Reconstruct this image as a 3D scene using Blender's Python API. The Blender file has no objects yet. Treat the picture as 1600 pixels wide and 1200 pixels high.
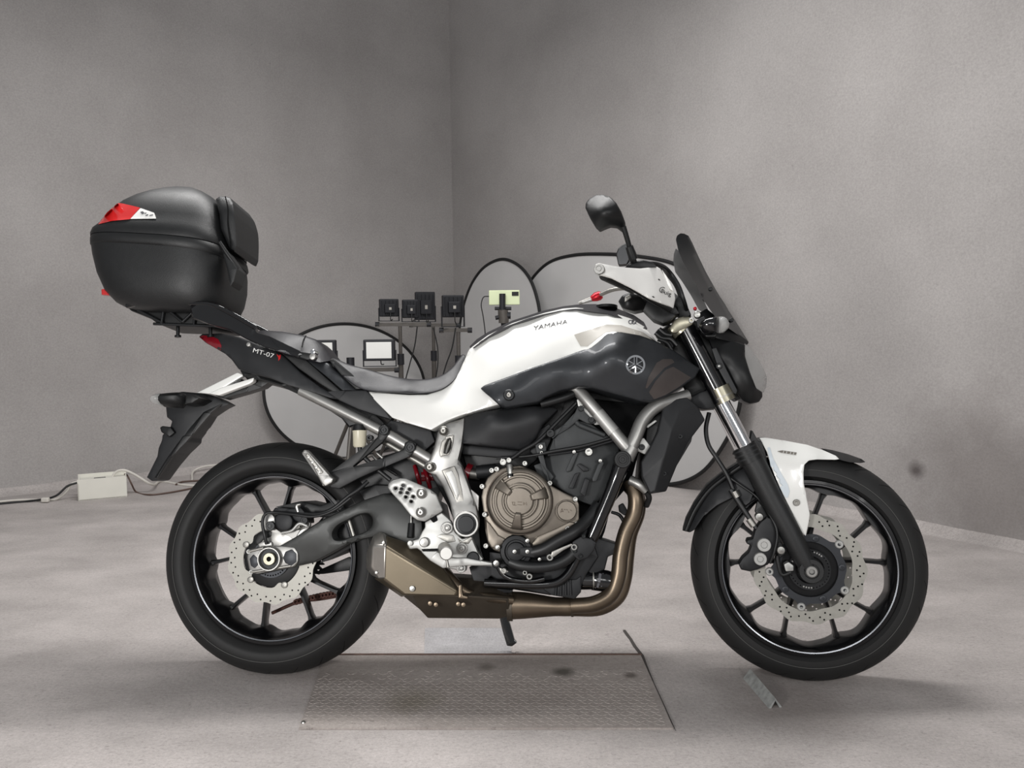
import bpy, bmesh, math, random
import numpy as np
from mathutils import Vector, Matrix, geometry
from mathutils.bvhtree import BVHTree

random.seed(7)
SC = bpy.context.scene
COL = SC.collection
PI = math.pi

# ------------------------------------------------------------------ camera
W0, H0, FPX = 1600, 1200, 1295.7
CAM_H, PITCH, ROLL = 0.9432, 0.0708, -0.0123
cd = bpy.data.cameras.new('camera')
cam = bpy.data.objects.new('camera', cd)
COL.objects.link(cam)
cd.sensor_fit = 'HORIZONTAL'
cd.sensor_width = 36.0
cd.lens = 36.0 * FPX / W0
cd.clip_start = 0.05
CAM_M = Matrix.Translation((0, 0, CAM_H)) @ Matrix.Rotation(PI / 2 - PITCH, 4, 'X') @ Matrix.Rotation(ROLL, 4, 'Z')
cam.matrix_world = CAM_M
SC.camera = cam

# ------------------------------------------------------------------ colour management
vs = SC.view_settings
vs.view_transform = 'Standard'
vs.look = 'None'
vs.gamma = 1.0
vs.use_curve_mapping = False
vs.exposure = 0.72

# ------------------------------------------------------------------ world + lamps of the workshop and an added fill
wd = bpy.data.worlds.new('hall')
SC.world = wd
wd.use_nodes = True
bg = wd.node_tree.nodes['Background']
bg.inputs['Color'].default_value = (0.95, 0.97, 1.0, 1)
bg.inputs['Strength'].default_value = 0.2


def lamp(name, loc, target, size, size_y, watts, col=(1, 1, 1), spread=180):
    d = bpy.data.lights.new(name, 'AREA')
    d.shape = 'RECTANGLE'
    d.size, d.size_y = size, size_y
    d.energy = watts
    d.color = col
    d.spread = math.radians(spread)
    o = bpy.data.objects.new(name, d)
    COL.objects.link(o)
    o.location = loc
    o.rotation_euler = (Vector(target) - Vector(loc)).to_track_quat('-Z', 'Y').to_euler()
    return o


# a long ceiling strip behind the bike, one low flood left of the camera, an added fill to the right, a softer bank behind the camera
lamp('ceiling_strip', (-0.45, 2.98, 3.1), (-0.45, 2.75, 0.0), 2.6, 0.3, 55, (1, 0.985, 0.97))
lamp('flood_or_fill_lamp', (-1.15, -0.05, 0.75), (0.6, 3.2, 0.9), 0.3, 0.3, 17, (1, 0.985, 0.97))
lamp('flood_or_fill_lamp', (1.7, -1.3, 1.7), (-1.2, 3.4, 0.9), 0.8, 0.6, 14, (1, 0.985, 0.97))  # unseen fill, added to brighten the left wall
lamp('flood_or_fill_lamp', (-0.2, -2.0, 2.2), (0.0, 2.6, 0.6), 2.0, 0.8, 20, (1, 0.99, 0.98))


# ------------------------------------------------------------------ pixel -> space helpers (1600 x 1200 frame)
def pt(x, y, z): return Vector((x, y, z))


CM3 = np.array(CAM_M.to_3x3())
CO = np.array(CAM_M.translation)


def rays(px, py):
    px = np.asarray(px, float); py = np.asarray(py, float)
    d = np.stack([(px - W0 / 2) / FPX, -(py - H0 / 2) / FPX, -np.ones_like(px)], -1)
    return d @ CM3.T


def ground(px, py, z=0.0):
    d = rays(px, py)
    t = (z - CO[2]) / d[..., 2]
    return CO + d * np.asarray(t)[..., None]


def gv(px, py, z=0.0):
    return Vector(ground(px, py, z))


def at(px, py, Y):
    """world point seen at a pixel on the vertical plane y = Y"""
    d = rays(px, py)
    t = Y / d[..., 1]
    return Vector(CO + d * t)


def on_plane(px, py, p0, n):
    d = rays(px, py)
    p0 = np.array(p0); n = np.array(n)
    t = ((p0 - CO) @ n) / (d @ n)
    return CO + d * np.asarray(t)[..., None]


# bike frame: x forward, y to its left (away from the camera), z up; leaning on its side stand
YAW, LEAN, STEER, WB = 0.0675, 0.1958, 0.1591, 1.4258
R_REAR, R_FRONT = 0.315, 0.300
FB = Matrix.Translation((-0.6511, 2.205, 0.003)) @ Matrix.Rotation(-YAW, 4, 'Z') @ Matrix.Rotation(-LEAN, 4, 'X')
FC = Vector((WB, 0, R_FRONT))
_ax = Matrix.Rotation(-math.radians(24.8), 4, 'Y')
_S = _ax @ Matrix.Rotation(-STEER, 4, 'Z') @ _ax.inverted()
FF = FB @ Matrix.Translation(FC) @ _S @ Matrix.Translation(-FC)   # steered frame
IDENT = Matrix.Identity(4)


def Pn(px, py, y, F):
    """frame coordinates of pixels on the plane(s) y = const of frame F"""
    Fi = np.array(F.inverted())
    o = Fi[:3, :3] @ CO + Fi[:3, 3]
    d = rays(px, py) @ Fi[:3, :3].T
    t = (np.asarray(y, float) - o[1]) / d[..., 1]
    return o + d * t[..., None]


def P(px, py, y, F=None):
    return Vector(Pn(np.array(float(px)), np.array(float(py)), np.array(float(y)), F or FB))


# ------------------------------------------------------------------ materials
def lin(c):
    return tuple(((v / 255) / 12.92 if v / 255 <= 0.04045 else ((v / 255 + 0.055) / 1.055) ** 2.4) for v in c)


MATS = {}


def mat(name, col, rough=0.5, metal=0.0, var=0.12, scale=30.0, bump=0.0, bscale=200.0, coat=0.0, alpha=1.0,
        trans=0.0, spec=0.5, emit=None, rvar=0.1):
    m = bpy.data.materials.new(name)
    m.use_nodes = True
    nt = m.node_tree
    b = nt.nodes['Principled BSDF']
    tc = nt.nodes.new('ShaderNodeTexCoord')
    n = nt.nodes.new('ShaderNodeTexNoise')
    n.inputs['Scale'].default_value = scale
    n.inputs['Detail'].default_value = 5
    nt.links.new(tc.outputs['Object'], n.inputs['Vector'])
    ramp = nt.nodes.new('ShaderNodeMapRange')
    ramp.inputs['From Min'].default_value = 0.3
    ramp.inputs['From Max'].default_value = 0.7
    ramp.inputs['To Min'].default_value = 1 - var
    ramp.inputs['To Max'].default_value = 1 + var
    nt.links.new(n.outputs['Fac'], ramp.inputs['Value'])
    mul = nt.nodes.new('ShaderNodeVectorMath')
    mul.operation = 'SCALE'
    mul.inputs[0].default_value = lin(col)
    nt.links.new(ramp.outputs['Result'], mul.inputs['Scale'])
    nt.links.new(mul.outputs[0], b.inputs['Base Color'])
    rr = nt.nodes.new('ShaderNodeMapRange')
    rr.inputs['To Min'].default_value = max(0.02, rough * (1 - rvar))
    rr.inputs['To Max'].default_value = min(1, rough * (1 + rvar))
    nt.links.new(n.outputs['Fac'], rr.inputs['Value'])
    nt.links.new(rr.outputs['Result'], b.inputs['Roughness'])
    b.inputs['Metallic'].default_value = metal
    b.inputs['Specular IOR Level'].default_value = spec
    b.inputs['Coat Weight'].default_value = coat
    b.inputs['Coat Roughness'].default_value = 0.06
    b.inputs['Alpha'].default_value = alpha
    b.inputs['Transmission Weight'].default_value = trans
    if emit:
        b.inputs['Emission Color'].default_value = (*lin(col), 1)
        b.inputs['Emission Strength'].default_value = emit
    if bump:
        n2 = nt.nodes.new('ShaderNodeTexNoise')
        n2.inputs['Scale'].default_value = bscale
        n2.inputs['Detail'].default_value = 4
        nt.links.new(tc.outputs['Object'], n2.inputs['Vector'])
        bp = nt.nodes.new('ShaderNodeBump')
        bp.inputs['Strength'].default_value = bump
        bp.inputs['Distance'].default_value = 0.002
        nt.links.new(n2.outputs['Fac'], bp.inputs['Height'])
        nt.links.new(bp.outputs['Normal'], b.inputs['Normal'])
    MATS[name] = m
    return m


mat('white_paint', (236, 236, 232), 0.25, 0, 0.01, 4, coat=0.6)
mat('white_plastic', (247, 246, 242), 0.35, 0, 0.02, 20)
mat('grey_metal_paint', (50, 52, 55), 0.46, 0.5, 0.06, 60, coat=0.12, bump=0.03, bscale=900)
mat('matte_dark', (33, 34, 36), 0.55, 0.1, 0.06, 40, bump=0.05, bscale=700)
mat('swingarm_grey', (64, 65, 64), 0.45, 0.35, 0.1, 30, bump=0.05, bscale=500)
mat('black_plastic', (15, 16, 17), 0.45, 0, 0.1, 50, bump=0.06, bscale=500, spec=0.4)
mat('black_textured', (24, 25, 26), 0.48, 0, 0.08, 60, bump=0.18, bscale=420)
mat('black_gloss', (11, 11, 13), 0.16, 0, 0.05, 30, coat=0.6)
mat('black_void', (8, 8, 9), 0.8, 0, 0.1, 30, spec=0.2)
mat('engine_black', (29, 30, 32), 0.5, 0.35, 0.12, 60, bump=0.1, bscale=600)
mat('engine_grey', (56, 58, 59), 0.55, 0.35, 0.12, 50, bump=0.15, bscale=600)
mat('bronze_engine', (120, 113, 104), 0.42, 0.8, 0.06, 50, bump=0.05, bscale=600)
mat('bronze_dark', (84, 75, 67), 0.42, 0.8, 0.08, 50)
mat('alloy', (160, 159, 156), 0.4, 0.8, 0.05, 40, bump=0.03, bscale=600)
mat('alloy_bright', (176, 176, 173), 0.45, 0.6, 0.03, 40)
mat('alloy_dull', (150, 148, 143), 0.42, 0.85, 0.08, 60)
mat('chrome', (225, 226, 228), 0.08, 1.0, 0.02, 20)
mat('bolt_steel', (165, 164, 160), 0.3, 0.95, 0.08, 80)
mat('bolt_black', (30, 31, 32), 0.35, 0.6, 0.08, 80)
mat('rubber', (20, 20, 20), 0.66, 0, 0.12, 14, bump=0.06, bscale=300)
mat('tread_rubber', (28, 28, 28), 0.8, 0, 0.2, 30, bump=0.2, bscale=120)
mat('tyre_line', (78, 78, 76), 0.7, 0, 0.1, 30)
mat('rim_black', (12, 12, 14), 0.34, 0.2, 0.06, 30, coat=0.15, spec=0.35)
mat('rim_line', (120, 122, 126), 0.25, 0.8, 0.05, 30)
mat('disc_steel', (160, 158, 151), 0.5, 0.55, 0.06, 60)
mat('carrier_grey', (54, 56, 60), 0.45, 0.5, 0.06, 60)
mat('seat_vinyl', (27, 26, 31), 0.42, 0, 0.08, 60, bump=0.15, bscale=450, spec=0.4)
mat('exhaust_bronze', (112, 100, 86), 0.36, 0.9, 0.14, 14, bump=0.03)
mat('exhaust_titan', (114, 105, 90), 0.42, 0.85, 0.08, 12, bump=0.03)
mat('exhaust_dark', (84, 77, 68), 0.5, 0.7, 0.15, 20)
mat('exhaust_cap', (180, 176, 170), 0.36, 0.9, 0.06, 30)
mat('gold_dull', (150, 146, 130), 0.32, 0.9, 0.05, 40)
mat('lens_clear', (190, 190, 188), 0.12, 0, 0.02, 20, alpha=0.55)
mat('smoke_screen', (26, 28, 30), 0.3, 0, 0.02, 10, alpha=0.94, spec=0.3)
mat('smoke_light', (74, 76, 78), 0.3, 0, 0.02, 10, alpha=0.86, spec=0.3)
mat('red_lens', (205, 42, 42), 0.25, 0, 0.06, 30, coat=0.5)
mat('red_dark', (120, 16, 28), 0.25, 0, 0.06, 30, coat=0.5)
mat('red_anodised', (200, 36, 48), 0.3, 0.6, 0.06, 30)
mat('decal_dark', (92, 92, 96), 0.4, 0, 0.02)
mat('decal_black', (30, 30, 32), 0.4, 0, 0.02)
mat('decal_white', (235, 235, 232), 0.4, 0, 0.02)
mat('decal_grey', (176, 172, 164), 0.45, 0, 0.02)
mat('badge_grey', (128, 123, 116), 0.4, 0.3, 0.05)
mat('pale_blue', (205, 214, 220), 0.35, 0, 0.02)
mat('brown_panel', (84, 78, 76), 0.35, 0.5, 0.06)
mat('reservoir', (214, 208, 186), 0.3, 0, 0.05, 40, alpha=0.85)
mat('chain_rust', (74, 48, 42), 0.55, 0.7, 0.3, 200)
mat('hose_black', (20, 21, 22), 0.45, 0, 0.05, 60)
mat('mirror_glass', (150, 150, 150), 0.06, 1.0, 0.0)
mat('reflector_white', (196, 195, 194), 0.7, 0, 0.03, 5)
mat('rim_tape', (20, 20, 21), 0.6, 0, 0.05)
mat('flood_black', (30, 31, 36), 0.5, 0.2, 0.08, 40)
mat('stand_grey', (88, 84, 80), 0.5, 0.4, 0.1, 40)
mat('flood_glass', (226, 226, 222), 0.3, 0, 0.02, 10)
mat('phone_green', (206, 216, 176), 0.3, 0, 0.03, 10)
mat('box_white', (226, 224, 214), 0.55, 0, 0.04, 8)
mat('cable_white', (214, 210, 202), 0.5, 0, 0.05, 20)
mat('cable_brown', (92, 74, 66), 0.5, 0, 0.1, 20)
mat('galvanised', (158, 160, 158), 0.5, 0.35, 0.25, 60)
mat('joint_dark', (62, 57, 54), 0.8, 0, 0.2, 60)
mat('rusty_steel', (98, 78, 70), 0.7, 0.4, 0.25, 40)


# ------------------------------------------------------------------ mesh helpers
def link(name, me, m, parent):
    o = bpy.data.objects.new(name, me)
    COL.objects.link(o)
    if m is not None:
        me.materials.append(MATS[m] if isinstance(m, str) else m)
    if parent is not None:
        o.parent = parent
    return o


def finish(name, bm, m, parent, smooth=35.0, F=None):
    """bmesh in frame-F coordinates -> object in bike coordinates (or world when F is None)"""
    if F is not None and F is not FB:
        bm.transform(FB.inverted() @ F)
    bmesh.ops.recalc_face_normals(bm, faces=bm.faces)
    me = bpy.data.meshes.new(name)
    bm.to_mesh(me)
    bm.free()
    if smooth:
        me.shade_smooth()
        me.set_sharp_from_angle(angle=math.radians(smooth))
    return link(name, me, m, parent)


def fillet(pts, r):
    if r <= 0:
        return [(float(p[0]), float(p[1])) for p in pts]
    out = []
    n = len(pts)
    for i in range(n):
        a = np.array(pts[i - 1][:2], float); b = np.array(pts[i][:2], float); c = np.array(pts[(i + 1) % n][:2], float)
        la, lc = np.linalg.norm(a - b), np.linalg.norm(c - b)
        if la < 1e-6 or lc < 1e-6:
            continue
        k = min(r, 0.45 * la, 0.45 * lc)
        p, q = b + (a - b) / la * k, b + (c - b) / lc * k
        for t in (0, 0.33, 0.67, 1):
            v = (1 - t) ** 2 * p + 2 * t * (1 - t) * b + t * t * q
            out.append((v[0], v[1]))
    return out


def catmull(pts, n=6, closed=True):
    P_ = [np.array(p, float) for p in pts]
    N = len(P_)
    out = []
    for i in range(N if closed else N - 1):
        if closed:
            p0, p1, p2, p3 = P_[i - 1], P_[i], P_[(i + 1) % N], P_[(i + 2) % N]
        else:
            p1, p2 = P_[i], P_[i + 1]
            p0 = P_[i - 1] if i > 0 else 2 * p1 - p2
            p3 = P_[i + 2] if i + 2 < N else 2 * p2 - p1
        k = min(2, len(p0))
        d0 = max(np.linalg.norm((p1 - p0)), 1e-9) ** 0.5; d1 = max(np.linalg.norm((p2 - p1)), 1e-9) ** 0.5
        d2 = max(np.linalg.norm((p3 - p2)), 1e-9) ** 0.5
        m1 = (p1 - p0) / d0 - (p2 - p0) / (d0 + d1) + (p2 - p1) / d1
        m2 = (p2 - p1) / d1 - (p3 - p1) / (d1 + d2) + (p3 - p2) / d2
        m1 = m1 * d1; m2 = m2 * d1
        for j in range(n):
            t = j / n
            out.append((2 * t ** 3 - 3 * t ** 2 + 1) * p1 + (t ** 3 - 2 * t ** 2 + t) * m1 + (-2 * t ** 3 + 3 * t ** 2) * p2 + (t ** 3 - t ** 2) * m2)
    if not closed:
        out.append(P_[-1])
    return [tuple(v) for v in out]


def resample(loop, step):
    out = []
    n = len(loop)
    for i in range(n):
        a = np.array(loop[i]); b = np.array(loop[(i + 1) % n])
        L = np.linalg.norm(b - a)
        k = max(1, int(round(L / step)))
        for j in range(k):
            v = a + (b - a) * j / k
            out.append((v[0], v[1]))
    return out


def inside(pts, poly):
    x, y = pts[:, 0], pts[:, 1]
    q = np.asarray(poly)
    x1, y1 = q[:, 0], q[:, 1]
    x2, y2 = np.roll(x1, -1), np.roll(y1, -1)
    c = np.zeros(len(pts), bool)
    for a, b, cx, d in zip(x1, y1, x2, y2):
        if b == d:
            continue
        hit = ((b > y) != (d > y)) & (x < (cx - a) * (y - b) / (d - b) + a)
        c ^= hit
    return c


def dist_to(pts, loops):
    best = np.full(len(pts), 1e9)
    for lp in loops:
        q = np.asarray(lp, float)
        a = q; b = np.roll(q, -1, 0)
        ab = b - a
        l2 = np.maximum((ab ** 2).sum(1), 1e-12)
        t = np.clip(((pts[:, None, :] - a) * ab).sum(2) / l2, 0, 1)
        d = np.sqrt((((a + t[..., None] * ab) - pts[:, None, :]) ** 2).sum(2)).min(1)
        best = np.minimum(best, d)
    return best


def triangulate(outer, holes=(), extra=None):
    loops = [outer] + list(holes)
    co, ed = [], []
    for lp in loops:
        s = len(co)
        co += [Vector((p[0], p[1])) for p in lp]
        ed += [(s + i, s + (i + 1) % len(lp)) for i in range(len(lp))]
    if extra is not None:
        co += [Vector((p[0], p[1])) for p in extra]
    v, e, f, *_ = geometry.delaunay_2d_cdt(co, ed, [], 0, 1e-5)
    v = np.array([(p.x, p.y) for p in v])
    f = [t for t in f if len(t) == 3]
    if not f:
        return v, []
    cen = np.array([v[list(t)].mean(0) for t in f])
    ok = inside(cen, outer)
    for h in holes:
        ok &= ~inside(cen, h)
    return v, [t for t, k in zip(f, ok) if k]


def tps(ctrl):
    c = np.asarray(ctrl, float)
    xy = c[:, :2] / 100.0
    n = len(c)
    d = np.linalg.norm(xy[:, None] - xy[None], axis=2)
    K = np.where(d > 0, d ** 2 * np.log(np.maximum(d, 1e-9)), 0) + np.eye(n) * 0.002
    Q = np.hstack([np.ones((n, 1)), xy])
    A = np.zeros((n + 3, n + 3))
    A[:n, :n] = K; A[:n, n:] = Q; A[n:, :n] = Q.T
    w = np.linalg.lstsq(A, np.concatenate([c[:, 2], np.zeros(3)]), rcond=None)[0]

    def f(p):
        p = np.asarray(p, float) / 100.0
        d = np.linalg.norm(p[:, None] - xy[None], axis=2)
        k = np.where(d > 0, d ** 2 * np.log(np.maximum(d, 1e-9)), 0)
        return k @ w[:n] + np.hstack([np.ones((len(p), 1)), p]) @ w[n:]
    return f


PXM = 1 / 600.0     # about one pixel at the bike, in metres


def hs(name, pts, y, back, m, parent, F=None, sm=False, fil=1.5, rnd=1.5, step=None, grid=None, holes=(), smooth=38):
    """solid whose camera-side face has the outline PTS (pixels) at lateral depth Y (number, control points or
    function of pixels); BACK: 'mirror' (symmetric about the mid-plane), ('t', thickness) or the y of a flat back"""
    F = F or FB
    outer = catmull([p[:2] for p in pts]) if sm else fillet(pts, fil)
    hol = [(catmull(h) if len(h) > 8 else fillet(h, fil)) for h in holes]
    if step or grid:
        outer = resample(outer, step or grid)
        hol = [resample(h, step or grid) for h in hol]
    loops = [outer] + hol
    extra = []
    if rnd:
        for lp in loops:
            q = np.asarray(lp)
            if len(q) < 30:
                q = np.asarray(resample(lp, 6))
            t = np.roll(q, -1, 0) - np.roll(q, 1, 0)
            nn = np.stack([-t[:, 1], t[:, 0]], 1) / np.maximum(np.linalg.norm(t, axis=1, keepdims=True), 1e-9)
            for k in (0.3, 1.0):
                for s in (-1, 1):
                    c = q + nn * s * k * rnd
                    ok = inside(c, outer)
                    for h in hol:
                        ok &= ~inside(c, h)
                    c = c[ok]
                    if len(c):
                        c = c[dist_to(c, loops) > 0.85 * k * rnd]
                        extra += [tuple(p) for p in c]
    if grid:
        q = np.asarray(outer)
        gx = np.arange(q[:, 0].min(), q[:, 0].max(), grid)
        gy = np.arange(q[:, 1].min(), q[:, 1].max(), grid)
        g = np.array([(a + (0.5 * grid if j % 2 else 0), b) for j, b in enumerate(gy) for a in gx])
        ok = inside(g, outer)
        for h in hol:
            ok &= ~inside(g, h)
        g = g[ok]
        if len(g):
            g = g[dist_to(g, loops) > max(rnd * 1.3, 0.45 * grid)]
            extra += [tuple(p) for p in g]
    v, tri = triangulate(outer, hol, extra)
    if callable(y):
        yy = y(v)
    elif isinstance(y, (list, tuple)):
        yy = tps(y)(v)
    else:
        yy = np.full(len(v), float(y))
    d = dist_to(v, loops)
    if rnd:
        k = np.clip(1 - d / rnd, 0, 1)
        yy = yy + rnd * PXM * (1 - np.sqrt(np.maximum(0, 1 - k * k)))
    if back == 'mirror':
        yy = np.minimum(yy, 0)
    A = Pn(v[:, 0], v[:, 1], yy, F)
    Bk = A.copy()
    if back == 'mirror':
        Bk[:, 1] = -A[:, 1]
    elif isinstance(back, tuple):
        Bk[:, 1] = A[:, 1] + back[1]
    else:
        Bk[:, 1] = np.maximum(back, A[:, 1] + 0.001)
    used = sorted({i for t in tri for i in t})
    ix = {k: i for i, k in enumerate(used)}
    bm = bmesh.new()
    fa = [bm.verts.new(A[k]) for k in used]
    ba = [bm.verts.new(Bk[k]) for k in used]
    cnt = {}
    for t in tri:
        a, b, c = (ix[k] for k in t)
        bm.faces.new((fa[a], fa[b], fa[c]))
        bm.faces.new((ba[c], ba[b], ba[a]))
        for p, q in ((a, b), (b, c), (c, a)):
            cnt[(min(p, q), max(p, q))] = cnt.get((min(p, q), max(p, q)), 0) + 1
    for (p, q), n in cnt.items():
        if n == 1:
            bm.faces.new((fa[p], fa[q], ba[q], ba[p]))
    if back == 'mirror':
        bmesh.ops.remove_doubles(bm, verts=bm.verts, dist=0.0004)
    return finish(name, bm, m, parent, smooth, F)


def frame_tube(bm, pts, rad, seg=10, cap=True):
    pts = [Vector(p) for p in pts]
    n = len(pts)
    tan = []
    for i in range(n):
        t = pts[min(i + 1, n - 1)] - pts[max(i - 1, 0)]
        tan.append(t.normalized() if t.length > 1e-9 else Vector((0, 0, 1)))
    u = tan[0].cross(Vector((0.123, 0.97, 0.21))).normalized()
    rings = []
    for i in range(n):
        if i:
            q = tan[i - 1].rotation_difference(tan[i])
            u = (q @ u)
            u = (u - tan[i] * u.dot(tan[i])).normalized()
        w = tan[i].cross(u)
        r = rad[i] if isinstance(rad, (list, tuple, np.ndarray)) else rad
        rings.append([bm.verts.new(pts[i] + (u * math.cos(a) + w * math.sin(a)) * r) for a in (2 * PI * k / seg for k in range(seg))])
    for i in range(n - 1):
        for k in range(seg):
            bm.faces.new((rings[i][k], rings[i][(k + 1) % seg], rings[i + 1][(k + 1) % seg], rings[i + 1][k]))
    if cap:
        bm.faces.new(rings[0][::-1]); bm.faces.new(rings[-1])


def tube(name, pts, m, parent, F=None, seg=12, n=6, r=None, mirror=False, straight=False):
    """pts: (px, py, y, radius in metres)"""
    F = F or FB
    q = [(*P(p[0], p[1], p[2], F), (p[3] if len(p) > 3 else r)) for p in pts]
    if not straight and len(q) > 2:
        q = catmull(q, n, closed=False)
    bm = bmesh.new()
    frame_tube(bm, [c[:3] for c in q], [c[3] for c in q], seg)
    if mirror:
        b2 = bmesh.new()
        frame_tube(b2, [(c[0], -c[1], c[2]) for c in q], [c[3] for c in q], seg)
        finish(name, b2, m, parent, 40, F)
    return finish(name, bm, m, parent, 40, F)


def wtube(name, pts, r, m, parent=None, seg=8, n=6, straight=False):
    """world-space tube"""
    q = [tuple(p) for p in pts]
    if not straight and len(q) > 2:
        q = catmull(q, n, closed=False)
    bm = bmesh.new()
    frame_tube(bm, q, r, seg)
    return finish(name, bm, m, parent, 40)


def lathe(name, c, prof, m, parent, F=None, seg=48, closed=False, rmod=None, smooth=35):
    """revolve (r, y) about the lateral axis through c = (x, z)"""
    bm = bmesh.new()
    rings = []
    for r, y in prof:
        ring = []
        for k in range(seg):
            a = 2 * PI * k / seg
            rr = rmod(r, y, a) if rmod else r
            ring.append(bm.verts.new((c[0] + rr * math.cos(a), y, c[1] + rr * math.sin(a))))
        rings.append(ring)
    n = len(prof)
    for i in range(n if closed else n - 1):
        A, Bn = rings[i], rings[(i + 1) % n]
        for k in range(seg):
            bm.faces.new((A[k], A[(k + 1) % seg], Bn[(k + 1) % seg], Bn[k]))
    if not closed:
        if prof[0][0] > 1e-6:
            bm.faces.new(rings[0])
        if prof[-1][0] > 1e-6:
            bm.faces.new(rings[-1][::-1])
    bmesh.ops.remove_doubles(bm, verts=bm.verts, dist=1e-5)
    return finish(name, bm, m, parent, smooth, F)


def knob(name, px, py, y, r, m, parent, F=None, h=0.006, seg=20, socket=True):
    """bolt head: chamfered cylinder with a hex socket, axis lateral, face at y"""
    p = P(px, py, y, F)
    k = r * 0.5
    prof = [(r * 0.9, y + h), (r, y + h), (r, y + 0.15 * r), (r * 0.86, y)]
    if socket:
        prof += [(k, y), (k * 0.95, y + h * 0.45), (0.0001, y + h * 0.5)]
    else:
        prof += [(0.0001, y - 0.12 * r)]
    return lathe(name, (p.x, p.z), prof, m, parent, F, seg)


def poly_cyl(name, px, py, prof, m, parent, F=None, seg=32, **kw):
    p = P(px, py, prof[-1][1], F)
    return lathe(name, (p.x, p.z), prof, m, parent, F, seg, **kw)


def disc_plate(name, c, outer_f, inner_r, holes, y0, y1, m, parent, F=None, n=180):
    """flat ring with a wavy rim and drilled holes; c=(x,z), metres"""
    out = [(outer_f(2 * PI * k / n) * math.cos(2 * PI * k / n), outer_f(2 * PI * k / n) * math.sin(2 * PI * k / n)) for k in range(n)]
    inn = [(inner_r(a) * math.cos(a) if callable(inner_r) else inner_r * math.cos(a),
            inner_r(a) * math.sin(a) if callable(inner_r) else inner_r * math.sin(a)) for a in (2 * PI * k / 100 for k in range(100))]
    hl = [inn]
    for (a, r, hr) in holes:
        hl.append([(r * math.cos(a) + hr * math.cos(t), r * math.sin(a) + hr * math.sin(t)) for t in (2 * PI * k / 8 for k in range(8))])
    v, tri = triangulate(out, hl)
    bm = bmesh.new()
    A = [bm.verts.new((c[0] + p[0], y0, c[1] + p[1])) for p in v]
    B_ = [bm.verts.new((c[0] + p[0], y1, c[1] + p[1])) for p in v]
    cnt = {}
    for a, b, d in tri:
        bm.faces.new((A[a], A[b], A[d])); bm.faces.new((B_[d], B_[b], B_[a]))
        for p, q in ((a, b), (b, d), (d, a)):
            cnt[(min(p, q), max(p, q))] = cnt.get((min(p, q), max(p, q)), 0) + 1
    for (p, q), k in cnt.items():
        if k == 1:
            bm.faces.new((A[p], A[q], B_[q], B_[p]))
    loose = [x for x in bm.verts if not x.link_faces]
    bmesh.ops.delete(bm, geom=loose, context='VERTS')
    return finish(name, bm, m, parent, 35, F)


def facets(name, pts, faces, m, parent, F=None, bev=0.003, mirror=False, thick=None, smooth=30):
    """pts: (px, py, y) corner points of a faceted shell"""
    F = F or FB
    bm = bmesh.new()
    vs_ = [bm.verts.new(P(*p[:3], F)) for p in pts]
    for f in faces:
        bm.faces.new([vs_[i] for i in f])
    if mirror:
        mv = [bm.verts.new((v.co.x, -v.co.y, v.co.z)) for v in vs_]
        for f in faces:
            bm.faces.new([mv[i] for i in f][::-1])
        bed = [e for e in bm.edges if len(e.link_faces) == 1]
        idx = {v: i for i, v in enumerate(vs_)}
        for e in bed:
            a, b = e.verts
            if a in idx and b in idx:
                bm.faces.new((a, b, mv[idx[b]], mv[idx[a]]))
        bmesh.ops.remove_doubles(bm, verts=bm.verts, dist=0.0005)
    elif thick is not None:
        mv = [bm.verts.new((v.co.x, v.co.y + thick, v.co.z)) for v in vs_]
        bed = [e for e in bm.edges if len(e.link_faces) == 1]
        idx = {v: i for i, v in enumerate(vs_)}
        for f in faces:
            bm.faces.new([mv[i] for i in f][::-1])
        for e in bed:
            a, b = e.verts
            if a in idx and b in idx:
                bm.faces.new((a, b, mv[idx[b]], mv[idx[a]]))
    o = finish(name, bm, m, parent, smooth, F)
    if bev:
        md = o.modifiers.new('bevel', 'BEVEL')
        md.width = bev; md.segments = 3; md.limit_method = 'ANGLE'; md.angle_limit = math.radians(12)
    return o


def loft(name, secs, m, parent, F=None, seg=40, expo=2.6, cap=True, smooth=50, y0=0.0, kl=0.0, kr=0.0):
    """secs: (Lpx, Lpy, Rpx, Rpy, half_width[, exponent]) -> superelliptic sections about the mid-plane"""
    F = F or FB
    bm = bmesh.new()
    rings = []
    for s in secs:
        L = P(s[0], s[1], y0 + kl * s[4], F); R_ = P(s[2], s[3], y0 + kr * s[4], F)
        e = s[5] if len(s) > 5 else expo
        c = (L + R_) / 2; ux = (R_ - L) / 2
        ring = []
        for k in range(seg):
            a = 2 * PI * k / seg
            ca, sa = math.cos(a), math.sin(a)
            q = c + ux * math.copysign(abs(ca) ** (2 / e), ca)
            ring.append(bm.verts.new((q.x, y0 - s[4] * math.copysign(abs(sa) ** (2 / e), sa), q.z)))
        rings.append(ring)
    for A, Bn in zip(rings, rings[1:]):
        for k in range(seg):
            bm.faces.new((A[k], A[(k + 1) % seg], Bn[(k + 1) % seg], Bn[k]))
    if cap:
        bm.faces.new(rings[0]); bm.faces.new(rings[-1][::-1])
    return finish(name, bm, m, parent, smooth, F)


def bvh_of(objs):
    """BVH in bike coordinates of several bike meshes"""
    V, T = [], []
    for o in objs:
        s = len(V)
        V += [v.co.copy() for v in o.data.vertices]
        T += [tuple(s + i for i in p.vertices) for p in o.data.polygons]
    return BVHTree.FromPolygons(V, T)


FBI = FB.inverted()


def shoot(tree, px, py, off):
    o = FBI @ Vector(CO)
    d = (FBI.to_3x3() @ Vector(rays(px, py))).normalized()
    h = tree.ray_cast(o, d)
    if h[0] is None:
        return None, d
    return h[0] - d * off, d


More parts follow.
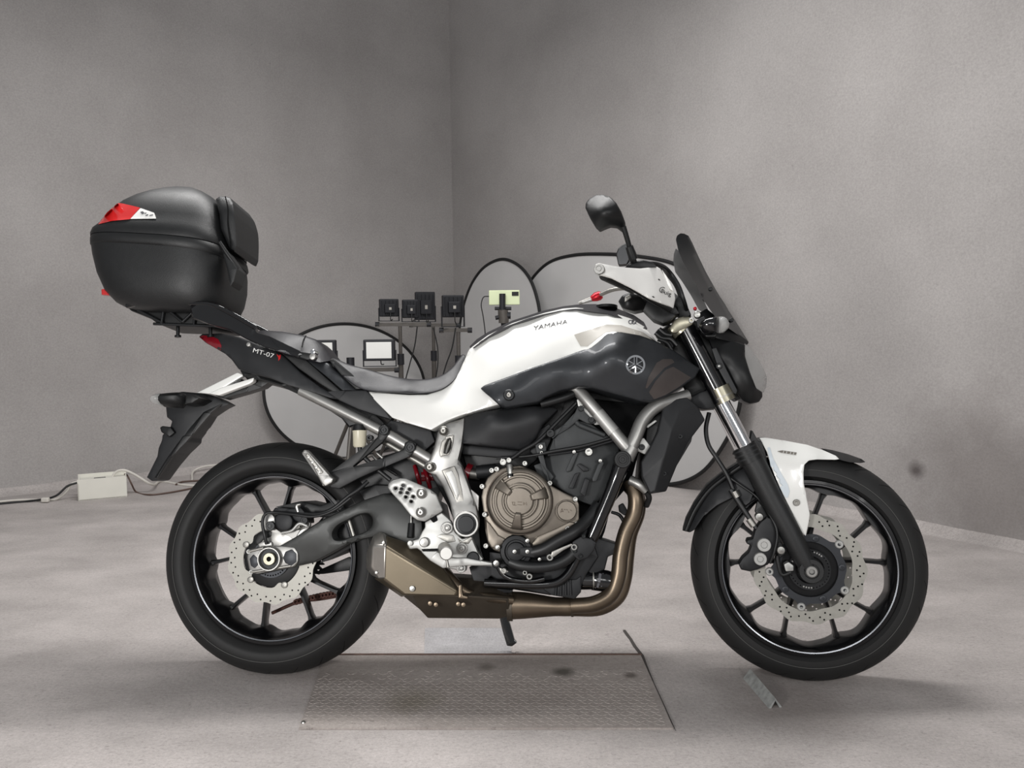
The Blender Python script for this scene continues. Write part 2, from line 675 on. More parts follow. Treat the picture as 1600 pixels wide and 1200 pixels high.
def patch(name, tri_px, m, parent, targets, off=0.0012, thick=0.0012, smooth=40):
    """lay a flat print (vertices in pixels + faces) onto the surface seen there"""
    tree = targets if isinstance(targets, BVHTree) else bvh_of(targets)
    v, faces = tri_px
    hit, dirs = [], []
    for p in v:
        h, d = shoot(tree, p[0], p[1], off)
        hit.append(h); dirs.append(d)
    o = FBI @ Vector(CO)
    ds = [(h - o).length for h in hit if h is not None]
    if not ds:
        return None
    dm = sum(ds) / len(ds)
    A = [h if h is not None else o + d * dm for h, d in zip(hit, dirs)]
    bm = bmesh.new()
    fa = [bm.verts.new(a) for a in A]
    ba = [bm.verts.new(a + d * thick) for a, d in zip(A, dirs)]
    cnt = {}
    for f in faces:
        try:
            bm.faces.new([fa[i] for i in f]); bm.faces.new([ba[i] for i in reversed(f)])
        except ValueError:
            continue
        for i in range(len(f)):
            p, q = f[i], f[(i + 1) % len(f)]
            cnt[(min(p, q), max(p, q))] = cnt.get((min(p, q), max(p, q)), 0) + 1
    for (p, q), k in cnt.items():
        if k == 1:
            bm.faces.new((fa[p], fa[q], ba[q], ba[p]))
    loose = [x for x in bm.verts if not x.link_faces]
    bmesh.ops.delete(bm, geom=loose, context='VERTS')
    return finish(name, bm, m, parent, smooth)


def decal(name, pts, m, parent, targets, holes=(), grid=4, fil=1.0, sm=False, **kw):
    outer = resample(catmull(pts) if sm else fillet(pts, fil), grid)
    q = np.asarray(outer)
    g = np.array([(a, b) for b in np.arange(q[:, 1].min(), q[:, 1].max(), grid) for a in np.arange(q[:, 0].min(), q[:, 0].max(), grid)])
    ok = inside(g, outer)
    for h in holes:
        ok &= ~inside(g, h)
    g = g[ok]
    if len(g):
        g = g[dist_to(g, [outer] + list(holes)) > 0.4 * grid]
    return patch(name, triangulate(outer, holes, g), m, parent, targets, **kw)


def lettering(name, text, origin, udir, vdir, m, parent, targets, **kw):
    """text printed on a surface: origin pixel, udir = pixels per em along the line, vdir = pixels per em up"""
    cu = bpy.data.curves.new('txt', 'FONT')
    cu.body = text
    cu.size = 1.0
    cu.resolution_u = 3
    ob = bpy.data.objects.new('txt', cu)
    COL.objects.link(ob)
    dg = bpy.context.evaluated_depsgraph_get()
    me = bpy.data.meshes.new_from_object(ob.evaluated_get(dg))
    v = [(origin[0] + p.co.x * udir[0] + p.co.y * vdir[0], origin[1] + p.co.x * udir[1] + p.co.y * vdir[1]) for p in me.vertices]
    f = [tuple(p.vertices) for p in me.polygons]
    bpy.data.objects.remove(ob)
    bpy.data.curves.remove(cu)
    bpy.data.meshes.remove(me)
    return patch(name, (v, f), m, parent, targets, **kw)


def empty(name, loc, label, cat, group=None):
    o = bpy.data.objects.new(name, None)
    o.empty_display_size = 0.1
    COL.objects.link(o)
    o.location = loc
    o['label'] = label
    o['category'] = cat
    if group:
        o['group'] = group
    return o


def tag(o, label=None, cat=None, group=None, kind=None):
    if label: o['label'] = label
    if cat: o['category'] = cat
    if group: o['group'] = group
    if kind: o['kind'] = kind
    return o

# ================================================================== the setting
def concrete(name, col_a, col_b, scale, stains=(), bump=0.25, rough=0.85, streak=False, spots=(), grit=False):
    m = bpy.data.materials.new(name)
    m.use_nodes = True
    nt = m.node_tree
    N, L = nt.nodes, nt.links
    b = N['Principled BSDF']
    tc = N.new('ShaderNodeTexCoord')

    def noise(sc, det=6, rough_=0.6, vec=None):
        n = N.new('ShaderNodeTexNoise')
        n.inputs['Scale'].default_value = sc
        n.inputs['Detail'].default_value = det
        n.inputs['Roughness'].default_value = rough_
        L.new(vec or tc.outputs['Object'], n.inputs['Vector'])
        return n.outputs['Fac']

    def ramp(sock, lo, hi, a, b_):
        r = N.new('ShaderNodeMapRange')
        r.inputs['From Min'].default_value = lo
        r.inputs['From Max'].default_value = hi
        r.inputs['To Min'].default_value = a
        r.inputs['To Max'].default_value = b_
        L.new(sock, r.inputs['Value'])
        return r.outputs['Result']

    def mix(fac, a, c):
        x = N.new('ShaderNodeMix')
        x.data_type = 'RGBA'
        L.new(fac, x.inputs[0])
        for sock, v in ((x.inputs[6], a), (x.inputs[7], c)):
            if isinstance(v, tuple):
                sock.default_value = (*lin(v), 1)
            else:
                L.new(v, sock)
        return x.outputs[2]

    vec = None
    if streak:
        mp = N.new('ShaderNodeMapping')
        mp.inputs['Scale'].default_value = streak
        L.new(tc.outputs['Object'], mp.inputs['Vector'])
        vec = mp.outputs['Vector']
    c = mix(ramp(noise(scale, vec=vec), 0.35, 0.68, 0, 1), col_a, col_b)
    fine = ramp(noise(110, 4, 0.8), 0.3, 0.72, 0.82, 1.12)
    sp = N.new('ShaderNodeVectorMath'); sp.operation = 'SCALE'
    L.new(c, sp.inputs[0]); L.new(fine, sp.inputs['Scale'])
    c = sp.outputs[0]
    # small pits and dirt flecks
    c = mix(ramp(noise(26, 10, 0.8, vec), 0.62, 0.72, 0, 0.55), c, tuple(int(v * 0.6) for v in col_a))
    c = mix(ramp(noise(9, 9, 0.8, vec), 0.66, 0.74, 0, 0.5), c, tuple(min(255, int(v * 1.18)) for v in col_a))
    if grit:
        mg = N.new('ShaderNodeMapping'); mg.inputs['Scale'].default_value = (1.0, 2.6, 1.0)
        L.new(tc.outputs['Object'], mg.inputs['Vector'])
        c = mix(ramp(noise(48, 12, 0.85, mg.outputs['Vector']), 0.545, 0.63, 0, 0.7), c, (96, 89, 86))
        c = mix(ramp(noise(160, 6, 0.9), 0.53, 0.66, 0, 0.5), c, (112, 105, 102))
        c = mix(ramp(noise(75, 8, 0.9, mg.outputs['Vector']), 0.56, 0.66, 0, 0.6), c, (222, 215, 211))
    for (x, y, z, r, col, amt) in spots:
        dn = N.new('ShaderNodeVectorMath'); dn.operation = 'DISTANCE'
        L.new(tc.outputs['Object'], dn.inputs[0]); dn.inputs[1].default_value = (x, y, z)
        wob = N.new('ShaderNodeMath'); wob.operation = 'MULTIPLY_ADD'
        L.new(noise(5, 4), wob.inputs[0]); wob.inputs[1].default_value = r * 1.2
        L.new(dn.outputs['Value'], wob.inputs[2])
        c = mix(ramp(wob.outputs[0], r * 0.9, r * 1.7, amt, 0.0), c, col)
    L.new(c, b.inputs['Base Color'])
    b.inputs['Roughness'].default_value = rough
    b.inputs['Specular IOR Level'].default_value = 0.3
    bp = N.new('ShaderNodeBump')
    bp.inputs['Strength'].default_value = bump
    bp.inputs['Distance'].default_value = 0.004
    L.new(noise(60, 8, 0.7), bp.inputs['Height'])
    L.new(bp.outputs['Normal'], b.inputs['Normal'])
    MATS[name] = m
    return m


CORNER = gv(713, 690)
LEFT_PT = gv(0, 775)
RIGHT_PT = gv(1600, 860)
ldir = (LEFT_PT - CORNER).normalized()
rdir = (RIGHT_PT - CORNER).normalized()
lnorm = Vector((-ldir.y, ldir.x, 0)); lnorm = lnorm if lnorm.y < 0 else -lnorm     # towards the camera
rnorm = Vector((-rdir.y, rdir.x, 0)); rnorm = rnorm if rnorm.y < 0 else -rnorm


def on_wall(px, py, side, off=0.0):
    n = lnorm if side == 'L' else rnorm
    return Vector(on_plane(px, py, CORNER + n * off, n))


sp1 = on_wall(1432, 735, 'R')
sp2 = on_wall(1560, 740, 'R')  # broad lower darkening: the bike's shadow put into the wall colour
concrete('wall_concrete_l', (162, 158, 156), (178, 174, 172), 1.1, bump=0.12)
concrete('wall_concrete_r', (162, 158, 156), (178, 174, 172), 1.0, bump=0.15,
         spots=((sp1.x, sp1.y, sp1.z, 0.05, (70, 62, 62), 0.8), (sp2.x, sp2.y, sp2.z - 0.05, 0.45, (112, 104, 101), 0.45)))
gs1, gs2, gs3 = gv(520, 1070), gv(880, 1055), gv(1240, 1090)
concrete('floor_concrete', (166, 160, 157), (192, 185, 182), 2.6, grit=True, bump=0.5, streak=(1.0, 1.5, 1),
         spots=((gs3.x, gs3.y, 0, 0.22, (110, 101, 96), 0.5), (gs1.x, gs1.y, 0, 0.2, (124, 114, 110), 0.4)))


def wall_mesh(name, a, b, n, thick, h, m):
    bm = bmesh.new()
    q = [a, b, b - n * thick, a - n * thick]
    lo = [bm.verts.new((p.x, p.y, -0.02)) for p in q]
    hi = [bm.verts.new((p.x, p.y, h)) for p in q]
    bm.faces.new(lo); bm.faces.new(hi[::-1])
    for i in range(4):
        bm.faces.new((lo[i], lo[(i + 1) % 4], hi[(i + 1) % 4], hi[i]))
    return tag(finish(name, bm, m, None, 0), kind='structure')


WALL_H = 4.2
tag(wall_mesh('wall_left', CORNER, CORNER + ldir * 9.0, lnorm, 0.2, WALL_H, 'wall_concrete_l'), 'grey rendered wall left of the corner')
tag(wall_mesh('wall_right', CORNER, CORNER + rdir * 9.0, rnorm, 0.2, WALL_H, 'wall_concrete_r'), 'grey rendered wall right of the corner with a dark smudge and a shadow painted low down')
bm = bmesh.new()
fl = [bm.verts.new(p) for p in ((-9, -3, 0), (9, -3, 0), (9, 9, 0), (-9, 9, 0), (-9, -3, -0.1), (9, -3, -0.1), (9, 9, -0.1), (-9, 9, -0.1))]
for f in ((0, 1, 2, 3), (7, 6, 5, 4), (0, 4, 5, 1), (1, 5, 6, 2), (2, 6, 7, 3), (3, 7, 4, 0)):
    bm.faces.new([fl[i] for i in f])
tag(finish('floor', bm, 'floor_concrete', None, 0), 'worn grey concrete floor', kind='structure')

# low mortar fillets where the walls meet the floor
for nm, a, d, n_ in (('trim_1', CORNER, ldir, lnorm), ('trim_2', CORNER, rdir, rnorm)):
    bm = bmesh.new()
    rows = []
    for i in range(46):
        t = i * 0.2
        k = 0.02 + 0.012 * math.sin(i * 2.1) * math.cos(i * 0.7)
        p = a + d * t
        rows.append([bm.verts.new((p.x, p.y, 0.03 + k * 0.6)), bm.verts.new((p.x + n_.x * k * 1.2, p.y + n_.y * k * 1.2, 0.012)), bm.verts.new((p.x + n_.x * (0.03 + k), p.y + n_.y * (0.03 + k), 0.0))])
    for r0, r1 in zip(rows, rows[1:]):
        bm.faces.new((r0[0], r1[0], r1[1], r0[1])); bm.faces.new((r0[1], r1[1], r1[2], r0[2]))
    tag(finish(nm, bm, 'floor_concrete', None, 60), kind='structure')


# ================================================================== steel plates let into the floor
def ground_slab(name, px, z, m, parent=None, z0=0.0, bev=0.002):
    bm = bmesh.new()
    top = [ground(p[0], p[1], z) for p in px]
    a = [bm.verts.new(p) for p in top]
    b = [bm.verts.new((p[0], p[1], z0)) for p in top]
    bm.faces.new(a)
    bm.faces.new(b[::-1])
    n = len(a)
    for i in range(n):
        bm.faces.new((a[i], a[(i + 1) % n], b[(i + 1) % n], b[i]))
    return finish(name, bm, m, parent, 0)


PSP = [(*gv(x, y, 0.005), r, c_, a_) for x, y, r, c_, a_ in ((880, 1050, 0.035, (58, 56, 46), 0.8), (985, 1055, 0.02, (64, 56, 48), 0.7), (760, 1042, 0.03, (80, 74, 66), 0.6), (640, 1095, 0.09, (110, 104, 88), 0.5))]
concrete('plate_steel', (148, 140, 135), (172, 164, 159), 3.0, grit=True, bump=0.25, rough=0.6, streak=(0.6, 2.4, 1), spots=PSP)
MATS['plate_steel'].node_tree.nodes['Principled BSDF'].inputs['Metallic'].default_value = 0.15
concrete('plate_small', (172, 170, 171), (194, 192, 194), 6.0, bump=0.2, rough=0.55)
MATS['plate_small'].node_tree.nodes['Principled BSDF'].inputs['Metallic'].default_value = 0.2

PL = [(509, 1021), (1000, 1021), (1052, 1137), (467, 1137)]
plate = ground_slab('floor_plate', PL, 0.005, 'plate_steel')
tag(plate, 'large steel tread plate in the floor under the motorcycle', 'floor plate')


def child_of(o, root):
    o.parent = root
    o.matrix_parent_inverse = root.matrix_basis.inverted()
    return o


# raised lugs of the tread plate: too small to pick apart, one mesh
g = [ground(p[0], p[1], 0.0055) for p in PL]
bm = bmesh.new()
nu, nv = 62, 20
for j in range(nv):
    for i in range(nu):
        u = (i + 0.5 + 0.25 * (j % 2)) / nu
        v = 0.26 + 0.72 * (j + 0.5) / nv
        if u > 0.99 or (v < 0.45 and random.random() < 0.75 - (v - 0.26) * 2.5):
            continue
        c = (g[0] * (1 - u) + g[1] * u) * (1 - v) + (g[3] * (1 - u) + g[2] * u) * v
        a = math.radians(38 if (i + j) % 2 else -38)
        ca, sa = math.cos(a), math.sin(a)
        L_, w_, h_ = 0.0095, 0.0024, 0.0010
        base = [(-L_, 0), (0, -w_), (L_, 0), (0, w_)]
        vv = [bm.verts.new((c[0] + x * ca - y * sa, c[1] + x * sa + y * ca, 0.005)) for x, y in base]
        tv = [bm.verts.new((c[0] + 0.6 * (x * ca - y * sa), c[1] + 0.6 * (x * sa + y * ca), 0.005 + h_)) for x, y in base]
        for k in range(4):
            bm.faces.new((vv[k], vv[(k + 1) % 4], tv[(k + 1) % 4], tv[k]))
        bm.faces.new(tv)
tag(child_of(finish('tread_lug', bm, 'plate_steel', None, 0), plate), kind='stuff')
p = gv(474, 1129, 0.005)
bm = bmesh.new()
frame_tube(bm, [p, p + Vector((0, 0, 0.003))], [0.006, 0.0045], 12)
child_of(finish('screw', bm, 'bolt_steel', None, 40), plate)
# seam line of the hinged part and dark gap beside the plate
seam = ground_slab('edge_strip', [(520, 1021), (1002, 1021), (1003, 1022.5), (519, 1022.5)], 0.007, 'rusty_steel', None, 0.004)
child_of(seam, plate)

small = ground_slab('floor_plate', [(664, 981), (790, 981), (800, 1021), (663, 1021)], 0.004, 'plate_small')
tag(small, 'small bright ribbed steel plate behind the side stand', 'floor plate')
ga = [ground(p[0], p[1], 0.004) for p in [(664, 981), (790, 981), (800, 1021), (663, 1021)]]
bm = bmesh.new()
for j in range(9):
    for i in range(26):
        u, v = (i + 0.5 + 0.5 * (j % 2)) / 27, (j + 0.5) / 9
        c = (ga[0] * (1 - u) + ga[1] * u) * (1 - v) + (ga[3] * (1 - u) + ga[2] * u) * v
        q = [bm.verts.new((c[0] + dx, c[1] + dy, 0.0039)) for dx, dy in ((-0.003, 0), (0, -0.006), (0.003, 0), (0, 0.006))]
        t = bm.verts.new((c[0], c[1], 0.0056))
        for k in range(4):
            bm.faces.new((q[k], q[(k + 1) % 4], t))
tag(child_of(finish('tread_lug', bm, 'plate_small', None, 0), small), kind='stuff')

patch_slab = ground_slab('concrete_patch', [(800, 984), (972, 986), (1000, 1020), (806, 1020)], 0.003, 'floor_concrete')
tag(patch_slab, 'paler concrete patch behind the tread plate', 'concrete patch')
# crack running beside the plate: a shallow dark seam
bm = bmesh.new()
cr = [(975, 984, 2.2), (985, 998, 2.6), (992, 1010, 3), (1003, 1024, 3.0), (1010, 1040, 1.6), (1022, 1068, 0.7), (1036, 1098, 0.7), (1050, 1130, 0.8), (1056, 1142, 0.4)]
prev = None
for x, y, w in cr:
    a, b = gv(x - w, y, 0.0035), gv(x + w, y, 0.0035)
    a = bm.verts.new(a); b = bm.verts.new(b)
    if prev:
        bm.faces.new((prev[0], prev[1], b, a))
    prev = (a, b)
tag(finish('floor_seam', bm, 'joint_dark', None, 0), 'dark open joint at the right edge of the tread plate', 'floor joint')

# angle-iron wheel stop by the front wheel
bm = bmesh.new()
pA0, pA1, pB0, pB1 = gv(1161, 1060), gv(1201, 1107), gv(1182, 1056), gv(1222, 1105)
t_ = 0.004
for (s0, s1) in ((0, 1),):
    ridge0 = (pA0 + pB0) / 2 + Vector((0, 0, 0.024)); ridge1 = (pA1 + pB1) / 2 + Vector((0, 0, 0.024))
    out0 = [pA0, ridge0, pB0]; out1 = [pA1, ridge1, pB1]
    dn = Vector((0, 0, -0.006))
    in0 = [pA0 + (pB0 - pA0) * 0.2, ridge0 + dn, pB0 + (pA0 - pB0) * 0.2]
    in1 = [pA1 + (pB1 - pA1) * 0.2, ridge1 + dn, pB1 + (pA1 - pB1) * 0.2]
    V0 = [bm.verts.new(p) for p in out0]; V1 = [bm.verts.new(p) for p in out1]
    U0 = [bm.verts.new(p) for p in in0]; U1 = [bm.verts.new(p) for p in in1]
    for i in (0, 1):
        bm.faces.new((V0[i], V0[i + 1], V1[i + 1], V1[i])); bm.faces.new((U0[i], U1[i], U1[i + 1], U0[i + 1]))
        bm.faces.new((V0[i], U0[i], U0[i + 1], V0[i + 1])); bm.faces.new((V1[i], V1[i + 1], U1[i + 1], U1[i]))
    for i in (0, 2):
        bm.faces.new((V0[i], V1[i], U1[i], U0[i]))
tag(finish('angle_iron', bm, 'galvanised', None, 0), 'short length of steel angle on the floor beside the front tyre', 'angle iron')


# ================================================================== reflectors standing along the walls
def reflector(curve, plane_p, plane_n, label, name='photo_reflector'):
    lp = catmull(curve, 8)
    q = np.array(lp)
    w = on_plane(q[:, 0], q[:, 1], plane_p, plane_n)
    zmin = w[:, 2].min()
    cen = w.mean(0)
    root = empty(name, (cen[0], cen[1], 0), label, 'reflector', None)
    v, tri = triangulate([tuple(p) for p in lp])
    bm = bmesh.new()
    n = Vector(plane_n).normalized()
    W_ = on_plane(v[:, 0], v[:, 1], plane_p, plane_n)
    A = [bm.verts.new(Vector(p)) for p in W_]
    B_ = [bm.verts.new(Vector(p) - n * 0.004) for p in W_]
    for t in tri:
        bm.faces.new([A[i] for i in t]); bm.faces.new([B_[i] for i in reversed(t)])
    child_of(finish('fabric', bm, 'reflector_white', None, 30), root)
    bm = bmesh.new()
    ring = [Vector(p) for p in w] 
    frame_tube(bm, ring + [ring[0], ring[1]], 0.011, 8, False)
    child_of(finish('rim', bm, 'rim_tape', None, 40), root)
    return root


def ellipse(cx, cy, rx, ry, tilt=0.0, n=20):
    return [(cx + rx * math.cos(a) * math.cos(tilt) - ry * math.sin(a) * math.sin(tilt),
             cy + rx * math.cos(a) * math.sin(tilt) + ry * math.sin(a) * math.cos(tilt)) for a in (2 * PI * k / n for k in range(n))]


reflector(ellipse(538, 611, 126, 105), gv(538, 715), tuple(lnorm), 'low round white reflector behind the rear seat with floodlights before it')
reflector([(718, 560), (719, 510), (727, 470), (741, 437), (760, 415), (785, 405), (808, 413), (827, 434), (840, 470), (846, 520), (846, 580), (838, 640), (820, 690), (790, 713), (755, 700), (730, 650)],
          gv(785, 716), tuple(rnorm), 'narrow upright white reflector in the corner behind the phone')
reflector([(802, 540), (807, 495), (818, 460), (836, 430), (860, 409), (895, 399), (940, 397), (1000, 401), (1055, 413), (1105, 445), (1142, 500), (1160, 570), (1153, 645), (1130, 696), (1100, 735), (1070, 752), (1035, 757), (980, 748), (915, 715), (855, 660), (815, 600)],
          gv(1045, 760), tuple(rnorm), 'largest white reflector behind the tank and handlebar')

# ================================================================== floodlights on stands, phone on a tripod
def wbox(bm, c, ax, ay, az, bev=0.0):
    vv = []
    for sx in (-1, 1):
        for sy in (-1, 1):
            for sz in (-1, 1):
                vv.append(bm.verts.new(Vector(c) + ax * sx + ay * sy + az * sz))
    for f in ((0, 1, 3, 2), (4, 6, 7, 5), (0, 4, 5, 1), (2, 3, 7, 6), (0, 2, 6, 4), (1, 5, 7, 3)):
        bm.faces.new([vv[i] for i in f])
    return vv


UP = Vector((0, 0, 1))


def floodlight(x0, y0, x1, y1, Y, label, facing, bar_y, turn=0.0):
    """facing: +1 shows its glass to the camera, -1 its back"""
    a, b = at(x0, y1, Y), at(x1, y0, Y)
    c = (a + b) / 2
    w, h = abs(b.x - a.x) / 2, abs(b.z - a.z) / 2
    q = Matrix.Rotation(turn, 3, 'Z')
    X, N_ = q @ Vector((1, 0, 0)), q @ Vector((0, -1, 0))
    F_ = N_ * facing
    foot = at((x0 + x1) / 2, bar_y, Y)
    root = empty('floodlight', foot, label, 'floodlight', 'studio floodlights')
    bm = bmesh.new()
    wbox(bm, c, X * w, F_ * 0.022, UP * h)
    o = finish('housing', bm, 'flood_black', None, 0)
    md = o.modifiers.new('bevel', 'BEVEL'); md.width = 0.006; md.segments = 2
    child_of(o, root)
    bm = bmesh.new()
    wbox(bm, c + F_ * 0.0225, X * w * 0.80, F_ * 0.002, UP * h * 0.76)
    child_of(finish('glass', bm, 'flood_glass', None, 0), root)
    # gear box and fins on the back
    bm = bmesh.new()
    wbox(bm, c - F_ * 0.032 - UP * h * 0.1, X * w * 0.55, F_ * 0.014, UP * h * 0.5)
    o = finish('driver_box', bm, 'flood_black', None, 0)
    md = o.modifiers.new('bevel', 'BEVEL'); md.width = 0.004; md.segments = 2
    child_of(o, root)
    for k in range(5):
        bm = bmesh.new()
        wbox(bm, c - F_ * 0.026 + X * w * (-0.8 + 0.4 * k), X * 0.002, F_ * 0.008, UP * h * 0.8)
        child_of(finish('fin', bm, 'flood_black', None, 0), root)
    bm = bmesh.new()
    wbox(bm, c - F_ * 0.0465 - UP * h * 0.1 , X * w * 0.13, F_ * 0.001, UP * h * 0.14)
    child_of(finish('rating_plate', bm, 'decal_grey', None, 0), root)
    # U bracket
    lo = foot.z + 0.006
    bm = bmesh.new()
    for s in (-1, 1):
        top = c + X * (w + 0.004) * s
        wbox(bm, Vector((top.x, top.y, (c.z + lo) / 2)), X * 0.002, F_ * 0.012, UP * ((c.z - lo) / 2))
    wbox(bm, Vector((c.x, c.y, lo)), X * (w + 0.006), F_ * 0.012, UP * 0.002)
    child_of(finish('bracket', bm, 'flood_black', None, 0), root)
    pts = [c - F_ * 0.045 - UP * h * 0.5, c - F_ * 0.05 - UP * (h + 0.02), Vector((c.x + 0.02, c.y + 0.02, lo + 0.01))]
    child_of(wtube('cable', pts, 0.003, 'hose_black'), root)
    return root


def stand(px, Y, bar, bar_y, label, hub_py=None, lower_bar=None):
    """pole with a cross bar and tripod feet; bar = (x0, x1) in pixels"""
    base = at(px, 600, Y)
    base = Vector((base.x, base.y, 0))
    top = at(px, bar_y, Y)
    root = empty('light_stand', base, label, 'light stand', 'floodlight stands')
    child_of(wtube('pole', [(top.x, top.y, 0.12), (top.x, top.y, 0.75)], 0.017, 'stand_grey', seg=12), root)
    child_of(wtube('telescopic_pole', [(top.x, top.y, 0.72), (top.x, top.y, top.z)], 0.012, 'stand_grey', seg=12), root)
    child_of(wtube('collar', [(top.x, top.y, 0.70), (top.x, top.y, 0.77)], 0.023, 'flood_black', seg=12), root)
    a, b = at(bar[0], bar_y, Y), at(bar[1], bar_y, Y)
    bm = bmesh.new()
    c = (a + b) / 2
    wbox(bm, c, Vector(((b.x - a.x) / 2, 0, 0)), Vector((0, 0.012, 0)), UP * 0.011)
    child_of(finish('cross_bar', bm, 'stand_grey', None, 0), root)
    for e in (a, b):
        s = 1 if e is b else -1
        child_of(wtube('end_cap', [(e.x - s * 0.02, e.y, e.z), (e.x + s * 0.006, e.y, e.z)], 0.016, 'flood_black'), root)
    hz = 0.42
    for k in range(3):
        ang = 0.5 + k * 2 * PI / 3
        f = Vector((top.x + 0.24 * math.cos(ang), top.y + 0.24 * math.sin(ang), 0.012))
        child_of(wtube('leg', [(top.x + 0.015 * math.cos(ang), top.y + 0.015 * math.sin(ang), hz), f], 0.011, 'stand_grey'), root)
        md = Vector((top.x, top.y, 0.16)); e = f.lerp(Vector((top.x, top.y, hz)), 0.45)
        child_of(wtube('brace', [md, e], 0.006, 'stand_grey'), root)
    child_of(wtube('hub', [(top.x, top.y, hz - 0.03), (top.x, top.y, hz + 0.03)], 0.028, 'flood_black', seg=12), root)
    return root


stand(625, 5.3, (588, 672), 507, 'light stand directly right of the lit panel with a long cross bar of two floodlights')
stand(677, 5.85, (641, 717), 508, 'middle light stand with a bar between the other two')
stand(716, 4.87, (688, 736), 516, 'rightmost light stand with a short bar near the corner')
stand(548, 4.75, (490, 622), 578, 'low light stand whose legs show behind the rear tyre')
floodlight(593, 467, 622, 495, 5.3, 'leftmost black floodlight seen from its back', -1, 503, 0.35)
floodlight(629, 468, 653, 497, 5.3, 'black floodlight half hidden by the taller one', -1, 504, 0.3)
floodlight(649, 456, 679, 500, 5.85, 'tallest black floodlight in the middle of the bar', -1, 504, 0.3)
floodlight(691, 461, 724, 496, 4.87, 'rightmost black floodlight beside the wall corner', -1, 512, 0.3)
floodlight(569, 530, 617, 564, 4.75, 'floodlight showing its white glass panel above the seat', 1, 574, 0.0)
floodlight(479, 531, 525, 565, 4.75, 'floodlight with white glass mostly hidden by the pillion seat', 1, 574, 0.0)
# loose cables hanging from the stands
for k, pts in enumerate(([(652, 510), (648, 540), (640, 570), (633, 600)], [(677, 512), (684, 545), (684, 570), (680, 600)], [(712, 512), (706, 545), (697, 570), (690, 600)])):
    Y = (5.02, 5.58, 4.6)[k]
    q = [at(x, y, Y) for x, y in pts]
    q.append(Vector((q[-1].x, q[-1].y + 0.02, 0.3))); q.append(Vector((q[-1].x + 0.04, q[-1].y, 0.01)))
    tag(wtube('power_cable', q, 0.004, 'hose_black'), ('black cable hanging from the leftmost cross bar', 'black cable hanging from the middle light stand', 'black cable hanging below the rightmost floodlight')[k], 'cable', 'floodlight cables')

# phone on a tripod
YP = 4.25
pc = at(788, 465, YP)
trp = empty('tripod', (pc.x, pc.y, 0), 'small black camera tripod in front of the narrow reflector', 'tripod')
q0 = at(786, 478, YP)
child_of(wtube('clamp', [at(785, 459, YP) + Vector((0, -0.012, 0)), at(785, 484, YP) + Vector((0, -0.012, 0))], 0.016, 'flood_black', seg=10), trp)
child_of(wtube('head_plate', [at(773, 482, YP), at(799, 482, YP)], 0.009, 'flood_black'), trp)
child_of(wtube('ball_head', [at(786, 484, YP), at(786, 490, YP), at(787, 497, YP), at(787, 505, YP)], [0.022, 0.034, 0.03, 0.016] if False else 0.026, 'stand_grey', seg=12), trp)
child_of(wtube('pan_handle', [at(786, 494, YP), at(774, 497, YP)], 0.011, 'flood_black'), trp)
child_of(wtube('knob', [at(790, 493, YP), at(798, 493, YP)], 0.018, 'flood_black'), trp)
child_of(wtube('column', [at(787, 503, YP), Vector((pc.x - 0.003, pc.y, 0.35))], 0.014, 'flood_black'), trp)
for k in range(3):
    ang = 0.9 + k * 2 * PI / 3
    child_of(wtube('leg', [(pc.x, pc.y, 0.62), (pc.x + 0.26 * math.cos(ang), pc.y + 0.26 * math.sin(ang), 0.01)], 0.012, 'flood_black'), trp)
ph = empty('smartphone', at(788, 477, YP), 'pale green smartphone held sideways in the tripod clamp', 'phone')
bm = bmesh.new()
wbox(bm, at(788, 465, YP), Vector((0.0785, 0, 0)), Vector((0, 0.004, 0)), Vector((0, 0, 0.0375)))
o = finish('body', bm, 'phone_green', None, 0)
md = o.modifiers.new('bevel', 'BEVEL'); md.width = 0.006; md.segments = 3
child_of(o, ph)
bm = bmesh.new()
wbox(bm, at(805, 459, YP) + Vector((0, -0.005, 0)), Vector((0.017, 0, 0)), Vector((0, 0.0015, 0)), Vector((0, 0, 0.010)))
cm = child_of(finish('camera_bump', bm, 'black_gloss', None, 0), ph)
wtube_pts = [at(764, 463, YP), at(756, 464, YP), at(752, 475, YP), at(755, 495, YP), at(758, 520, YP), at(758, 560, YP)]
tag(wtube('charging_cable', wtube_pts + [Vector((wtube_pts[-1].x, wtube_pts[-1].y, 0.01))], 0.0028, 'hose_black'), 'thin black charging cable hanging from the phone', 'cable')

# ================================================================== white cable box and leads along the left wall
g0, g1 = gv(122, 783), gv(199, 776)
bd = (g1 - g0).normalized(); bn = Vector((-bd.y, bd.x, 0))
bw, bdp, bh = (g1 - g0).length, 0.13, 0.118
root = empty('cable_box', (g0 + g1) / 2, 'white plastic cable box on the floor by the left wall', 'cable box')


def bpt(u, v, z): return g0 + bd * (u * bw) + bn * (v * bdp) + UP * z


bm = bmesh.new()
c = bpt(0.5, 0.5, 0)
t_ = 0.006
for (u0, u1, v0, v1, z0, z1) in ((0, 1, 0, 0.05, 0, bh), (0, 1, 0.95, 1, 0, bh + 0.012), (0, 0.025, 0, 1, 0, bh - 0.02), (0.975, 1, 0, 1, 0, bh), (0, 1, 0, 1, 0, 0.006)):
    cc = bpt((u0 + u1) / 2, (v0 + v1) / 2, (z0 + z1) / 2)
    wbox(bm, cc, bd * ((u1 - u0) / 2 * bw), bn * ((v1 - v0) / 2 * bdp), UP * ((z1 - z0) / 2))
child_of(finish('body', bm, 'box_white', None, 0), root)
bm = bmesh.new()
wbox(bm, bpt(0.52, 0.5, bh - 0.012), bd * (0.46 * bw), bn * (0.44 * bdp), UP * 0.004)
child_of(finish('lid', bm, 'box_white', None, 0), root)
bm = bmesh.new()
wbox(bm, bpt(0.45, 0.5, bh - 0.007), bd * (0.12 * bw), bn * (0.05 * bdp), UP * 0.001)
